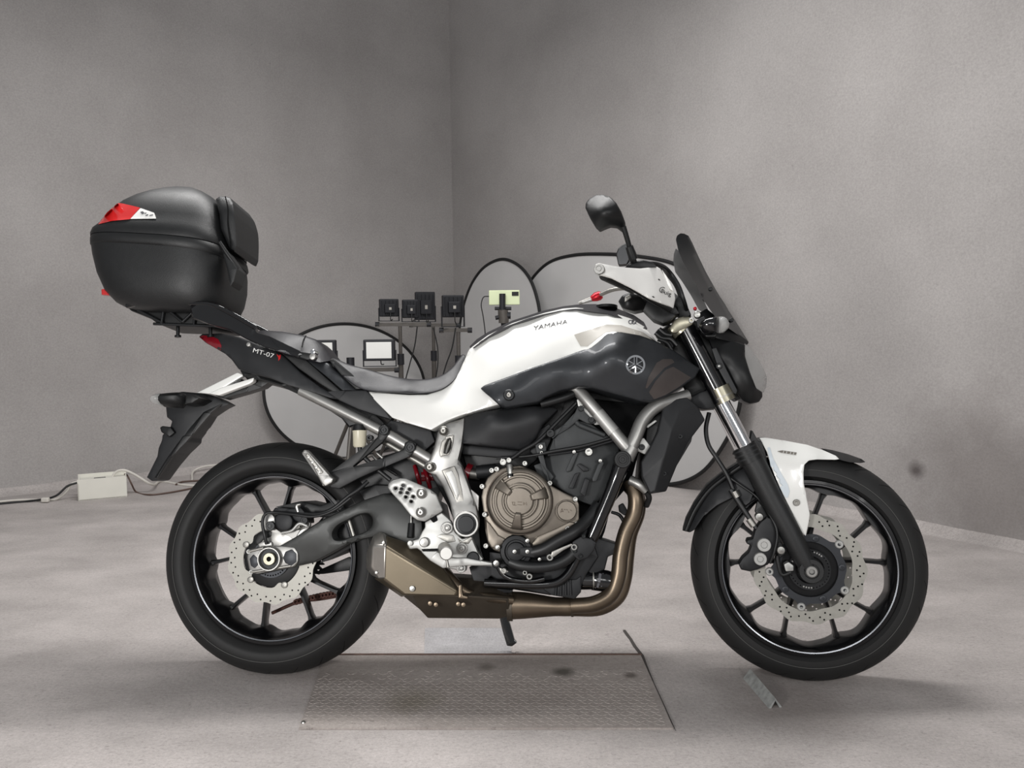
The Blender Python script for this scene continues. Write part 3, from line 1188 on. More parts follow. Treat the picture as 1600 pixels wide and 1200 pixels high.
child_of(finish('slot', bm, 'flood_black', None, 0), root)
Yb = 4.4


def gl(px, py, z=0.006): return gv(px, py, z)


tag(wtube('power_lead', [gl(-30, 790), gl(20, 785), gl(45, 783), bpt(-0.45, 0.4, 0.03), bpt(-0.2, 0.45, 0.08), bpt(0.01, 0.5, 0.092), bpt(0.1, 0.5, 0.09)], 0.006, 'hose_black'), 'black lead running into the left end of the cable box', 'cable')
tag(wtube('power_lead', [gl(-30, 787), gl(20, 782), gl(50, 781), gl(72, 782), gl(88, 780), bpt(-0.22, 0.55, 0.05), bpt(-0.14, 0.5, 0.085), bpt(0.0, 0.55, 0.095), bpt(0.1, 0.55, 0.092)], 0.007, 'cable_white'), 'white lead looping out of the left end of the cable box', 'cable')
tag(wtube('power_lead', [bpt(0.7, 0.5, bh - 0.01), bpt(0.8, 0.5, bh + 0.02), bpt(0.95, 0.5, bh + 0.025), bpt(1.15, 0.45, bh), bpt(1.5, 0.5, 0.05), gl(252, 752), gl(290, 758), gl(330, 759), gl(380, 757)], 0.007, 'cable_white'), 'white lead arching from the top of the cable box to the right', 'cable')
tag(wtube('power_lead', [bpt(0.97, 0.8, bh - 0.005), bpt(1.02, 0.6, bh - 0.01), bpt(1.1, 0.5, 0.06), gl(212, 768), gl(235, 773), gl(262, 770), gl(290, 765), gl(320, 758)], 0.005, 'cable_brown'), 'brown lead lying on the floor right of the cable box', 'cable')
tag(wtube('power_lead', [gl(275, 757), gl(285, 753), gl(310, 751), gl(360, 748)], 0.006, 'cable_brown'), 'short dark brown lead beside the rear tyre', 'cable')
tag(wtube('power_lead', [gl(300, 751), on_wall(304, 735, 'L', 0.05), on_wall(315, 730, 'L', 0.05), on_wall(345, 726, 'L', 0.05), on_wall(400, 724, 'L', 0.05)], 0.006, 'cable_white'), 'thin lead hanging on the wall above the rear tyre', 'cable')
bm = bmesh.new()
wbox(bm, gl(71, 781, 0.016), Vector((0.02, 0, 0)), Vector((0, 0.012, 0)), Vector((0, 0, 0.012)))
o = finish('plug_connector', bm, 'cable_white', None, 0)
md = o.modifiers.new('bevel', 'BEVEL'); md.width = 0.005; md.segments = 2
tag(o, 'small pale plug connector on the leads left of the cable box', 'connector')

# ================================================================== the motorcycle
BIKE = empty('motorcycle', (0, 0, 0), 'white and grey naked motorcycle with a black top case on its side stand', 'motorcycle')
BIKE.matrix_basis = FB
BK = BIKE


# ------------------------------------------------------------------ wheels
def tyre_prof(R0, w, rim_r, rim_w):
    p = []
    for k in range(-10, 11):
        a = k / 10 * PI / 2
        p.append((R0 - 0.062 + 0.062 * math.cos(a) ** 0.9 if abs(k) < 10 else R0 - 0.062, math.sin(a) * w / 2))
    lo = [(rim_r + 0.018, -w / 2 * 0.965), (rim_r + 0.004, -rim_w)]
    hi = [(rim_r + 0.004, rim_w), (rim_r + 0.018, w / 2 * 0.965)]
    return hi[::-1] and (lo[::-1] + p + hi[::-1] + [(rim_r - 0.006, rim_w * 0.8), (rim_r - 0.006, -rim_w * 0.8)])


def wheel(c, R0, w, rim_w, spokes, F, label, dark_y):
    hwid = rim_w
    sp = [math.radians(-a) for a in spokes]

    def rmod(r, y, a):
        if r > 0.2068:
            return r
        d = min(abs((a - s + PI) % (2 * PI) - PI) for s in sp)
        k = math.exp(-(d / 0.13) ** 2)
        return r - 0.011 * k + 0.0015 * math.cos(a * 20)
    prof = [(0.228, -hwid - 0.002), (0.2275, -hwid - 0.008), (0.220, -hwid - 0.009), (0.215, -hwid - 0.004), (0.2135, -hwid + 0.006),
            (0.2095, -hwid + 0.014), (0.2062, -0.034), (0.2045, -0.028), (0.2035, -0.018), (0.2035, 0.018), (0.2045, 0.028), (0.2062, 0.034),
            (0.2095, hwid - 0.014), (0.2135, hwid - 0.006), (0.215, hwid + 0.004), (0.220, hwid + 0.009), (0.2275, hwid + 0.008), (0.228, hwid + 0.002),
            (0.2165, hwid - 0.012), (0.2135, 0), (0.2165, -hwid + 0.012)]
    rim = lathe('wheel', c, prof, 'rim_black', BK, F, 240, True, rmod)
    rim['label'] = label
    # polished line round the rim edge
    lathe('rim_stripe', c, [(0.2155, -hwid - 0.0095), (0.2185, -hwid - 0.0105), (0.2185, -hwid - 0.008), (0.2155, -hwid - 0.007)], 'rim_line', rim, F, 128, True)
    for i, a in enumerate(spokes):
        pair = (i // 2)
        cen = (spokes[pair * 2] + spokes[pair * 2 + 1]) / 2
        ao = math.radians(-a); ai = math.radians(-(cen + (a - cen) * 0.42))
        bm = bmesh.new()
        rings = []
        for t in (0, 0.15, 0.5, 0.85, 1.0):
            r = 0.05 + (0.205 - 0.05) * t
            ang = ai + (ao - ai) * t
            wd = (0.010, 0.0075, 0.0052, 0.0058, 0.012)[int(round((0, 0.15, 0.5, 0.85, 1.0).index(t)))]
            dp = 0.026 - 0.008 * t
            x, z = c[0] + r * math.cos(ang), c[1] + r * math.sin(ang)
            tx, tz = -math.sin(ang), math.cos(ang)
            ring = []
            for u, v in ((-1, -0.6), (-0.6, -1), (0.6, -1), (1, -0.6), (1, 0.6), (0.6, 1), (-0.6, 1), (-1, 0.6)):
                ring.append(bm.verts.new((x + tx * wd * u, v * dp, z + tz * wd * u)))
            rings.append(ring)
        for A, B_ in zip(rings, rings[1:]):
            for k in range(8):
                bm.faces.new((A[k], A[(k + 1) % 8], B_[(k + 1) % 8], B_[k]))
        bm.faces.new(rings[0]); bm.faces.new(rings[-1][::-1])
        finish('spoke', bm, 'rim_black', rim, 40, F)
    lathe('hub', c, [(0.02, -0.05), (0.045, -0.05), (0.056, -0.036), (0.06, -0.02), (0.06, 0.02), (0.056, 0.036), (0.045, 0.05), (0.02, 0.05)], 'rim_black', rim, F, 40)
    ty = lathe('tyre', c, tyre_prof(R0, w, 0.226, hwid - 0.002), 'rubber', BK, F, 160, True, smooth=60)
    lathe('sidewall_line', c, [(R0 - 0.046, -w / 2 * 0.985 - 0.0006), (R0 - 0.0452, -w / 2 * 0.98 - 0.0012), (R0 - 0.0443, -w / 2 * 0.975 - 0.0006), (R0 - 0.0452, -w / 2 * 0.95)], 'tyre_line', ty, F, 160, True)
    # grooves of the tread as shallow dark bars
    n = 26
    for s in (-1, 1):
        bm = bmesh.new()
        for k in range(n):
            a = 2 * PI * k / n + (PI / n if s > 0 else 0)
            pts = []
            for t in range(6):
                ph = (0.15 + 0.16 * t) * s * 0.9
                r = R0 - 0.062 + 0.062 * math.cos(ph) ** 0.9 + 0.0003
                y = math.sin(ph) * w / 2
                aa = a + 0.03 * t
                pts.append((c[0] + r * math.cos(aa), y, c[1] + r * math.sin(aa)))
            prev = None
            for t, p_ in enumerate(pts):
                wd = 0.0022 * (1 - 0.12 * t)
                aa = a + 0.03 * t
                tx, tz = -math.sin(aa), math.cos(aa)
                q = (bm.verts.new((p_[0] - tx * wd, p_[1], p_[2] - tz * wd)), bm.verts.new((p_[0] + tx * wd, p_[1], p_[2] + tz * wd)))
                if prev:
                    bm.faces.new((prev[0], prev[1], q[1], q[0]))
                prev = q
        tag(finish('tread_groove', bm, 'black_void', ty, 40, F), kind='stuff')
    return rim


def pairs(c0, half):
    out = []
    for k in range(5):
        out += [c0 + 72 * k - half, c0 + 72 * k + half]
    return out


RC, FCc = (0.0, R_REAR), (WB, R_FRONT)
rw = wheel(RC, R_REAR, 0.178, 0.062, pairs(45.5, 16.5), FB, 'rear wheel with black ten spoke rim', 0)
fw = wheel(FCc, R_FRONT, 0.120, 0.046, pairs(-19.5, 17), FF, 'front wheel with black ten spoke rim', 0)

# brake discs
def dark_holes(c, holes, y, parent, F):
    """dark faces closing the drillings, painted in for the shade inside"""
    bm = bmesh.new()
    for (a, r, hr) in holes:
        bm.faces.new([bm.verts.new((c[0] + r * math.cos(a) + hr * math.cos(t), y, c[1] + r * math.sin(a) + hr * math.sin(t))) for t in (2 * PI * k / 8 for k in range(8))])
    return tag(finish('drilling_shade', bm, 'black_void', parent, 0, F), kind='stuff')  # black faces stand in for the shade inside the holes


hol = []
for k in range(26):
    a = 2 * PI * k / 26
    hol += [(a + 0.00, 0.103, 0.0024), (a + 0.12, 0.113, 0.0024)]
dr = disc_plate('brake_disc', RC, lambda a: 0.1205 + 0.0032 * math.cos(13 * a), lambda a: 0.079 - 0.010 * max(0, math.cos(5 * a)) ** 3, hol, -0.073, -0.069, 'disc_steel', BK)
for k in range(5):
    a = math.radians(-72 * k - 62)
    lathe('disc_bolt', (0.080 * math.cos(a), R_REAR + 0.080 * math.sin(a)), [(0.0085, -0.07), (0.0085, -0.078), (0.006, -0.079), (0.0035, -0.079), (0.003, -0.077), (0.0001, -0.077)], 'alloy_dull', dr, seg=16)
lathe('disc_carrier', RC, [(0.078, -0.066), (0.078, -0.070), (0.074, -0.072), (0.03, -0.072)], 'black_plastic', dr, seg=48)
dark_holes(RC, hol, -0.0712, dr, FB)
# toothed sensor ring
ring = disc_plate('sensor_ring', RC, lambda a: 0.052, 0.034, [(2 * PI * k / 40, 0.046, 0.0022) for k in range(40)], -0.080, -0.0745, 'carrier_grey', dr)

hol = []
for k in range(30):
    a = 2 * PI * k / 30
    hol += [(a, 0.116, 0.0025), (a + 0.085, 0.124, 0.0025), (a + 0.15, 0.132, 0.0025)][(k % 2):3 if k % 3 else 2]
for sy in (-1, 1):
    d = disc_plate('brake_disc', FCc, lambda a: 0.1385 + 0.0034 * math.cos(13 * a), lambda a: 0.108 - 0.004 * max(0, math.cos(5 * a + 0.2)) ** 2, hol,
                   -0.0685 if sy < 0 else 0.0645, -0.0645 if sy < 0 else 0.0685, 'disc_steel', BK, FF)
    if sy < 0:
        df = d
        dark_holes(FCc, hol, -0.0668, df, FF)
lathe('hub_cover', FCc, [(0.03, -0.045), (0.074, -0.047), (0.076, -0.055), (0.072, -0.058), (0.03, -0.058)], 'rim_black', df, FF, 48)
# floating carrier with buttons
lobes = lambda a: 0.088 + 0.012 * max(0, math.cos(5 * (a - math.radians(41)))) ** 4 + 0.003 * max(0, math.cos(5 * (a - math.radians(5)))) ** 2
ca = disc_plate('disc_carrier', FCc, lobes, 0.071, [], -0.0715, -0.0655, 'carrier_grey', df, FF)
for k in range(5):
    a = math.radians(41 + 72 * k)
    lathe('disc_button', (FCc[0] + 0.099 * math.cos(a), FCc[1] + 0.099 * math.sin(a)), [(0.0105, -0.066), (0.0105, -0.0725), (0.0085, -0.074), (0.0045, -0.074), (0.004, -0.069), (0.0001, -0.069)], 'alloy_bright', df, FF, 20)
    a = math.radians(5 + 72 * k)
    lathe('disc_bolt', (FCc[0] + 0.080 * math.cos(a), FCc[1] + 0.080 * math.sin(a)), [(0.008, -0.070), (0.008, -0.0745), (0.006, -0.0755), (0.003, -0.0755), (0.003, -0.073), (0.0001, -0.073)], 'carrier_grey', df, FF, 16)
disc_plate('sensor_ring', FCc, lambda a: 0.052, 0.036, [(2 * PI * k / 36, 0.047, 0.0018) for k in range(36)], -0.078, -0.073, 'engine_black', df, FF)
for a0 in (50, 250, 130):
    for k in range(4):
        a = math.radians(a0 + k * 8)
        p_ = (FCc[0] + 0.046 * math.cos(a), FCc[1] + 0.046 * math.sin(a))
        lathe('sensor_tooth', p_, [(0.0022, -0.076), (0.0022, -0.0795), (0.0001, -0.0797)], 'alloy', df, FF, 8)

# ------------------------------------------------------------------ dark core behind the engine and frame
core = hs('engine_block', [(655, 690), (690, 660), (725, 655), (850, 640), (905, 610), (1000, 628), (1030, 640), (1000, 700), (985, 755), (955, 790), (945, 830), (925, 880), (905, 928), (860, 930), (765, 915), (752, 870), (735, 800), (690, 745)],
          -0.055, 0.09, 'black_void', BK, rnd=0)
hs('airbox', [(612, 660), (675, 670), (720, 655), (890, 610), (960, 560), (1040, 575), (1050, 620), (1000, 632), (930, 625), (900, 640), (860, 700), (820, 735), (730, 735), (720, 700), (660, 715), (640, 690)], -0.065, 'mirror', 'black_plastic', BK, rnd=3)

# ------------------------------------------------------------------ exhaust
head1 = [(984, 752, -0.075, 0.019), (993, 775, -0.085, 0.021), (992, 800, -0.085, 0.021), (978, 832, -0.085, 0.0205), (970, 865, -0.085, 0.0205), (966, 900, -0.085, 0.0205), (955, 928, -0.085, 0.0205), (930, 943, -0.085, 0.0205), (893, 947, -0.08, 0.020)]
head2 = [(978, 755, 0.0, 0.019), (995, 775, -0.01, 0.021), (996, 800, -0.015, 0.021), (984, 835, -0.02, 0.0205), (979, 870, -0.025, 0.0205), (975, 905, -0.03, 0.0205), (965, 932, -0.03, 0.0205), (938, 949, -0.035, 0.0205), (893, 951, -0.035, 0.020)]
tube('exhaust_header', head1, 'exhaust_bronze', BK, seg=20)
tube('exhaust_header', head2, 'exhaust_bronze', BK, seg=20)
tube('exhaust_collector', [(896, 948, -0.06, 0.0235), (890, 948, -0.06, 0.0245), (868, 948, -0.062, 0.0245), (845, 947, -0.065, 0.029), (820, 946, -0.068, 0.034), (798, 946, -0.07, 0.036)], 'exhaust_bronze', BK, seg=24)
tube('exhaust_clamp', [(801, 947, -0.07, 0.0385), (793, 947, -0.07, 0.0385)], 'exhaust_dark', BK, seg=24)
tube('exhaust_clamp', [(896, 948, -0.06, 0.026), (892, 948, -0.06, 0.026)], 'exhaust_dark', BK, seg=24)
tube('exhaust_clamp', [(896, 939, -0.075, 0.005), (896, 933, -0.075, 0.005)], 'bolt_steel', BK)
# lower chamber of the silencer
ch = facets('exhaust_chamber', [(628, 930, -0.10), (645, 928, -0.165), (735, 932, -0.165), (795, 935, -0.12), (797, 963, -0.10), (780, 967, -0.09), (668, 966, -0.10), (655, 952, -0.12),
                                (690, 900, -0.10), (760, 905, -0.09), (795, 928, -0.09)],
            [(0, 1, 7), (1, 2, 6, 7), (2, 3, 4, 5, 6), (1, 0, 8), (1, 8, 9, 2), (2, 9, 10, 3)], 'exhaust_dark', BK, thick=0.09, bev=0.006)
for x, y in ((672, 943), (681, 945), (716, 944), (724, 945)):
    knob('rivet', x, y, -0.162, 0.006, 'exhaust_bronze', ch, socket=False)
sil = facets('silencer', [(588, 838, -0.12), (603, 836, -0.145), (600, 852, -0.195), (598, 905, -0.19), (583, 903, -0.14),
                          (690, 884, -0.145), (716, 925, -0.19), (712, 932, -0.18), (632, 931, -0.185), (652, 852, -0.125), (726, 930, -0.15), (628, 934, -0.15)],
             [(1, 9, 5, 6, 2), (2, 6, 7, 8, 3), (3, 8, 11, 4), (0, 9, 1), (5, 10, 6), (6, 10, 7)], 'exhaust_titan', BK, thick=0.075, bev=0.006)
cap = facets('end_cap', [(583, 837, -0.13), (592, 831, -0.14), (601, 835, -0.15), (603, 852, -0.20), (601, 905, -0.195), (592, 905, -0.17), (580, 899, -0.15), (572, 889, -0.13), (572, 863, -0.13), (582, 852, -0.185), (580, 886, -0.18)],
             [(0, 1, 2, 3, 9), (3, 4, 5, 10, 9), (5, 6, 10), (0, 9, 8), (8, 9, 10, 7), (7, 10, 6)], 'exhaust_cap', sil, thick=0.08, bev=0.005)
for x, y in ((599, 848), (588, 895)):
    knob('rivet', x, y, -0.198 if y < 870 else -0.182, 0.004, 'bolt_steel', sil, socket=False)
knob('rivet', 644, 920, -0.192, 0.0075, 'bolt_steel', sil, socket=False)
knob('rivet', 678, 896, -0.17, 0.008, 'exhaust_dark', sil, socket=False)
# pipe that enters the silencer from the chamber, with its strap
tube('exhaust_link', [(800, 938, -0.10, 0.012), (770, 934, -0.12, 0.012), (730, 926, -0.14, 0.012), (700, 905, -0.13, 0.02), (680, 885, -0.11, 0.02)], 'exhaust_bronze', BK)
hs('exhaust_strap', [(716, 914), (721, 913), (723, 930), (731, 932), (731, 936), (716, 935)], -0.197, ('t', 0.01), 'exhaust_bronze', BK)

# ------------------------------------------------------------------ swingarm, chain, rear brake
sw_pts = [(385, 868), (390, 860), (412, 857), (437, 853), (462, 839), (500, 814), (535, 797), (570, 781), (600, 771), (630, 776), (650, 790), (660, 815), (662, 845), (640, 850), (612, 842), (590, 838), (566, 843), (540, 852), (515, 866), (490, 879), (455, 887), (405, 898), (392, 890)]
sw_hole = [(520, 833), (527, 822), (545, 812), (562, 804), (576, 803), (582, 810), (581, 822), (570, 831), (550, 838), (532, 844), (522, 842)]
sw = hs('swingarm', sw_pts, [(390, 875, -0.105), (440, 870, -0.112), (520, 835, -0.12), (600, 805, -0.13), (650, 815, -0.13), (480, 845, -0.122), (490, 875, -0.108), (560, 790, -0.115), (560, 838, -0.116), (640, 780, -0.115)], ('t', 0.045), 'swingarm_grey', BK, grid=8, rnd=5, holes=[sw_hole])
hs('swingarm_brace', [(528, 805), (600, 762), (640, 760), (690, 790), (700, 840), (660, 855), (600, 850), (560, 850), (530, 868), (500, 880), (520, 850)], -0.055, 0.06, 'black_plastic', BK, rnd=3)
hs('hugger', [(430, 792), (470, 783), (500, 790), (540, 775), (585, 757), (620, 760), (600, 785), (540, 810), (500, 808), (470, 800)], -0.07, 0.07, 'black_plastic', BK, rnd=3)
tube('swingarm_tube', [(545, 812, -0.07, 0.006), (553, 838, -0.07, 0.006)], 'alloy_dull', sw)
# axle block
ab = hs('axle_block', [(386, 872), (388, 860), (398, 857), (440, 853), (460, 855), (466, 864), (466, 878), (458, 886), (400, 897), (390, 892)], -0.120, -0.085, 'alloy', BK, rnd=2, fil=3)
hs('axle_recess', [(390, 873), (396, 866), (402, 872), (406, 880), (398, 888), (392, 884)], -0.1225, ('t', 0.004), 'carrier_grey', ab, rnd=1)
hs('axle_recess', [(446, 862), (456, 858), (463, 865), (463, 878), (455, 884), (446, 880), (442, 872)], -0.1225, ('t', 0.004), 'carrier_grey', ab, rnd=1)
for x0, y0, x1, y1 in ((388, 862, 412, 856), (392, 894, 455, 884)):
    tube('adjuster_bolt', [(x0, y0, -0.118, 0.0045), (x1, y1, -0.118, 0.0045)], 'alloy_dull', ab)
    knob('nut', x0, y0, -0.121, 0.006, 'alloy_bright', ab)
poly_cyl('axle_nut', 422.5, 873, [(0.0315, -0.115), (0.0315, -0.134), (0.030, -0.1365), (0.0275, -0.1365), (0.026, -0.132), (0.0255, -0.122), (0.0001, -0.122)], 'alloy', ab, seg=40)
poly_cyl('axle_floor', 422.5, 873, [(0.0254, -0.121), (0.0254, -0.1235), (0.0001, -0.1235)], 'engine_grey', ab, seg=32)
poly_cyl('axle_end', 422.5, 873, [(0.0165, -0.122), (0.0165, -0.134), (0.015, -0.1355), (0.0065, -0.1355), (0.006, -0.124), (0.0001, -0.124)], 'gold_dull', ab, seg=32)
poly_cyl('axle_bore', 422.5, 873, [(0.0062, -0.1245), (0.0062, -0.1262), (0.0001, -0.1262)], 'black_void', ab, seg=20)
# caliper with bracket
cal = hs('brake_caliper', [(428, 807), (436, 802), (452, 803), (458, 812), (456, 824), (448, 830), (436, 829), (430, 822)], -0.118, -0.06, 'engine_black', BK, rnd=3, fil=4)
hs('caliper_bridge', [(424, 802), (430, 793), (452, 795), (470, 793), (476, 800), (482, 808), (483, 818), (472, 820), (458, 812), (440, 804)], -0.105, -0.055, 'engine_black', cal, rnd=2)
hs('caliper_bracket', [(410, 806), (425, 803), (430, 810), (430, 825), (440, 832), (470, 828), (484, 815), (485, 822), (460, 845), (440, 856), (425, 858), (420, 850), (410, 850), (406, 845), (418, 840), (424, 832), (412, 828), (409, 815)], -0.098, -0.085, 'alloy', cal, rnd=1.5)
knob('bolt', 422, 822, -0.117, 0.013, 'bolt_black', cal)
knob('bolt', 475, 813, -0.112, 0.010, 'engine_black', cal)
tube('bleed_nipple', [(466, 800, -0.10, 0.006), (464, 790, -0.10, 0.006), (470, 788, -0.10, 0.004)], 'bolt_steel', cal)
tube('brake_spring', [(440, 833, -0.11, 0.004), (456, 829, -0.112, 0.004), (468, 818, -0.112, 0.004), (480, 822, -0.11, 0.004)], 'alloy_bright', cal)
hs('sensor_mount', [(395, 850), (402, 836), (412, 831), (424, 830), (424, 838), (412, 843), (403, 852)], -0.102, -0.09, 'black_plastic', BK, rnd=1.5)
hs('sensor_plate', [(403, 850), (410, 846), (424, 847), (425, 853), (405, 856)], -0.108, -0.10, 'alloy', BK, rnd=1)
tube('brake_hose', [(476, 803, -0.12, 0.0055), (500, 803, -0.13, 0.0055), (520, 795, -0.135, 0.0055), (545, 775, -0.135, 0.0055), (560, 765, -0.13, 0.0055), (575, 752, -0.12, 0.0055)], 'hose_black', BK)
tube('sensor_wire', [(417, 850, -0.115, 0.005), (414, 838, -0.12, 0.0045), (410, 815, -0.12, 0.004), (415, 803, -0.12, 0.004), (430, 801, -0.12, 0.004), (460, 804, -0.13, 0.004), (490, 807, -0.135, 0.004), (520, 798, -0.14, 0.004), (548, 778, -0.14, 0.004)], 'hose_black', BK)
# far side: sprocket, chain, chain guard
sp_ = disc_plate('sprocket', RC, lambda a: 0.098 + 0.007 * math.cos(43 * a), 0.05, [], 0.074, 0.080, 'engine_black', BK, n=430)
tube('chain', [(425, 958, 0.077, 0.005), (468, 940, 0.077, 0.005), (500, 936, 0.077, 0.005), (540, 928, 0.077, 0.005), (600, 905, 0.077, 0.005), (660, 880, 0.077, 0.005)], 'chain_rust', BK, seg=6, n=4)
chain = BK.children[-1]
for k in range(18):
    t = k / 17
    x, y = 462 + t * 90, 941 - 16 * t - 3 * math.sin(t * 3)
    knob('chain_link', x, y, 0.068, 0.0085, 'chain_rust', chain, h=0.016, seg=10)
hs('chain_guard', [(500, 890), (545, 870), (560, 880), (555, 890), (505, 897), (490, 897)], 0.06, 0.075, 'black_plastic', BK)

# ------------------------------------------------------------------ subframe, under-tail, tail fairing
tube('subframe_tube', [(470, 610, -0.10, 0.0145), (500, 625, -0.105, 0.0145), (560, 655, -0.11, 0.0145), (615, 684, -0.115, 0.0145), (678, 722, -0.12, 0.0145)], 'alloy', BK, straight=True, seg=16, mirror=True)
tube('subframe_tube', [(598, 688, -0.07, 0.010), (630, 707, -0.075, 0.010), (665, 728, -0.08, 0.010)], 'alloy_dull', BK, straight=True)
ut = hs('under_tail', [(375, 578), (400, 582), (450, 597), (500, 612), (545, 628), (585, 645), (600, 660), (600, 672), (570, 660), (545, 668), (534, 654), (500, 632), (470, 618), (440, 604), (405, 594), (380, 588)], -0.085, 'mirror', 'black_plastic', BK, rnd=3)
side_c = hs('side_cover', [(541, 610), (572, 609), (596, 632), (613, 653), (610, 657), (585, 648), (560, 640), (530, 626), (512, 612)], -0.118, ('t', 0.03), 'matte_dark', BK, rnd=3)
hs('side_cover', [(610, 656), (640, 663), (673, 673), (680, 690), (660, 708), (635, 694), (612, 683), (600, 668)], -0.095, ('t', 0.03), 'matte_dark', BK, rnd=2)
tail = hs('tail_fairing', [(311, 526), (316, 522), (345, 521), (375, 527), (405, 538), (430, 546), (446, 558), (470, 582), (500, 604), (525, 618), (541, 627), (515, 622), (485, 612), (450, 602), (420, 590), (388, 583), (373, 577), (362, 562), (352, 553), (340, 546), (322, 536)],
          [(311, 526, -0.05), (340, 535, -0.075), (390, 560, -0.105), (430, 575, -0.115), (375, 577, -0.09), (480, 605, -0.115), (541, 627, -0.115), (440, 556, -0.10), (380, 530, -0.08), (345, 522, -0.055)], 'mirror', 'matte_dark', BK, grid=8, rnd=3)
hs('tail_panel', [(476, 561), (512, 567), (530, 584), (558, 610), (535, 610), (512, 590)], [(480, 562, -0.10), (512, 570, -0.105), (556, 609, -0.115), (520, 592, -0.122)], ('t', 0.04), 'grey_metal_paint', BK, grid=8, rnd=2.5)
hs('tail_panel', [(440, 552), (478, 562), (512, 592), (535, 612), (541, 626), (500, 600), (465, 575)], -0.106, ('t', 0.04), 'black_plastic', BK, rnd=2)
TAILSET = [tail]
decal('tail_lamp', [(311.5, 527), (317, 524), (330, 525), (341, 530), (346, 540), (345, 547.5), (338, 544.5), (324, 536.5)], 'red_dark', tail, TAILSET, grid=4, off=0.002, thick=0.003)
lettering('model_lettering', 'MT-07', (394, 550), (12.2, 3.6), (2.6, -9.6), 'decal_white', tail, TAILSET, off=0.003)
decal('lettering_mark', [(432, 553), (436, 556), (439, 552), (438, 560), (435, 564), (435, 559)], 'red_lens', tail, TAILSET, grid=3, fil=0)
tag(BK.children[-1])
# rider and pillion seats
hs('rider_seat', [(514, 564), (519, 559.5), (545, 569), (575, 577), (610, 587), (640, 592), (668, 592), (690, 586), (706, 574), (717, 560), (723, 554), (727, 556), (724, 568), (713, 590), (698, 604), (680, 612), (655, 615), (620, 613), (570, 609.5), (548, 598)],
   [(519, 560, -0.06), (570, 575, -0.085), (640, 592, -0.09), (690, 587, -0.075), (724, 555, -0.04), (560, 595, -0.118), (600, 606, -0.125), (650, 612, -0.13), (690, 605, -0.115), (714, 585, -0.08), (530, 578, -0.1), (640, 601, -0.122)], 'mirror', 'seat_vinyl', BK, grid=7, rnd=3, sm=True)
ps = hs('pillion_seat', [(396, 519), (410, 516), (440, 518), (475, 524), (495, 531), (508, 542), (517, 556), (519, 564), (500, 567), (470, 560), (430, 548), (400, 532)],
        [(400, 520, -0.05), (440, 520, -0.06), (490, 530, -0.06), (515, 555, -0.06), (420, 540, -0.11), (470, 556, -0.115), (505, 564, -0.11), (450, 535, -0.1)], 'mirror', 'seat_vinyl', BK, grid=7, rnd=3)
tube('seat_seam', [(478, 524.5, -0.058, 0.0016), (474, 532, -0.084, 0.0016), (472, 542, -0.108, 0.0016)], 'black_void', ps)
hs('seat_trim', [(514, 563), (519, 560), (560, 592), (571, 608), (556, 609), (536, 590)], -0.112, ('t', 0.03), 'black_textured', BK, rnd=3)

# rear fender with plate stays
st1 = hs('plate_stay', [(371, 582), (382, 586), (334, 616), (307, 614)], -0.07, ('t', 0.02), 'white_paint', BK, rnd=1.5)
st2 = hs('plate_stay', [(397, 590), (396, 596), (390, 600), (342, 618), (326, 615), (345, 606)], -0.085, ('t', 0.02), 'white_paint', BK, rnd=1.5)
hs('stay_bracket', [(380, 585), (410, 588), (422, 596), (410, 605), (385, 613), (350, 623), (336, 618), (390, 598)], -0.055, -0.01, 'black_plastic', BK, rnd=2)
hs('stay_bracket', [(335, 612), (372, 590), (378, 594), (345, 614)], -0.06, -0.01, 'black_plastic', BK, rnd=1)
fen = hs('plate_fender', [(259, 632), (262, 616), (285, 612), (308, 614), (330, 617), (345, 624), (358, 631), (343, 637), (322, 648), (309, 665), (294, 683), (293, 690), (276, 707), (262, 726), (247, 750), (238, 752), (229.5, 746), (246, 713), (248, 700), (253, 688), (254, 680), (266, 668), (269, 658), (261, 652)],
         [(260, 640, -0.035), (300, 620, -0.04), (355, 631, -0.03), (300, 660, -0.046), (270, 690, -0.046), (240, 748, -0.036), (285, 640, -0.048), (330, 635, -0.036)], 'mirror', 'matte_dark', BK, grid=9, rnd=3)
hs('plate_holder', [(250, 668), (254, 665.5), (266, 667), (273, 676), (264, 683), (252, 675)], -0.06, 0.06, 'black_plastic', BK, rnd=2)
hs('fender_rib', [(318, 644), (345, 631), (330, 645), (300, 680), (270, 712), (246, 748), (241, 747), (262, 714), (285, 682)], -0.050, ('t', 0.01), 'black_plastic', fen, rnd=2)
sg = loft('turn_signal', [(258, 636, 287, 638, 0.002), (250, 632, 290, 632, 0.026), (243, 627, 292, 626, 0.034), (243, 622, 292, 619, 0.034), (248, 617, 288, 615, 0.024), (262, 614, 280, 613, 0.004)], 'black_plastic', BK, seg=24, y0=-0.115)
sl = loft('signal_lens', [(250, 634, 258, 636, 0.01), (240, 630, 258, 633, 0.028), (238.5, 625, 259, 626, 0.035), (240, 621, 259, 620, 0.034), (246, 616.5, 258, 615.5, 0.02)], 'lens_clear', sg, seg=24, y0=-0.117)
hs('signal_stem', [(284, 618), (300, 616), (312, 622), (300, 630), (286, 632)], -0.12, -0.02, 'black_plastic', BK, rnd=2)

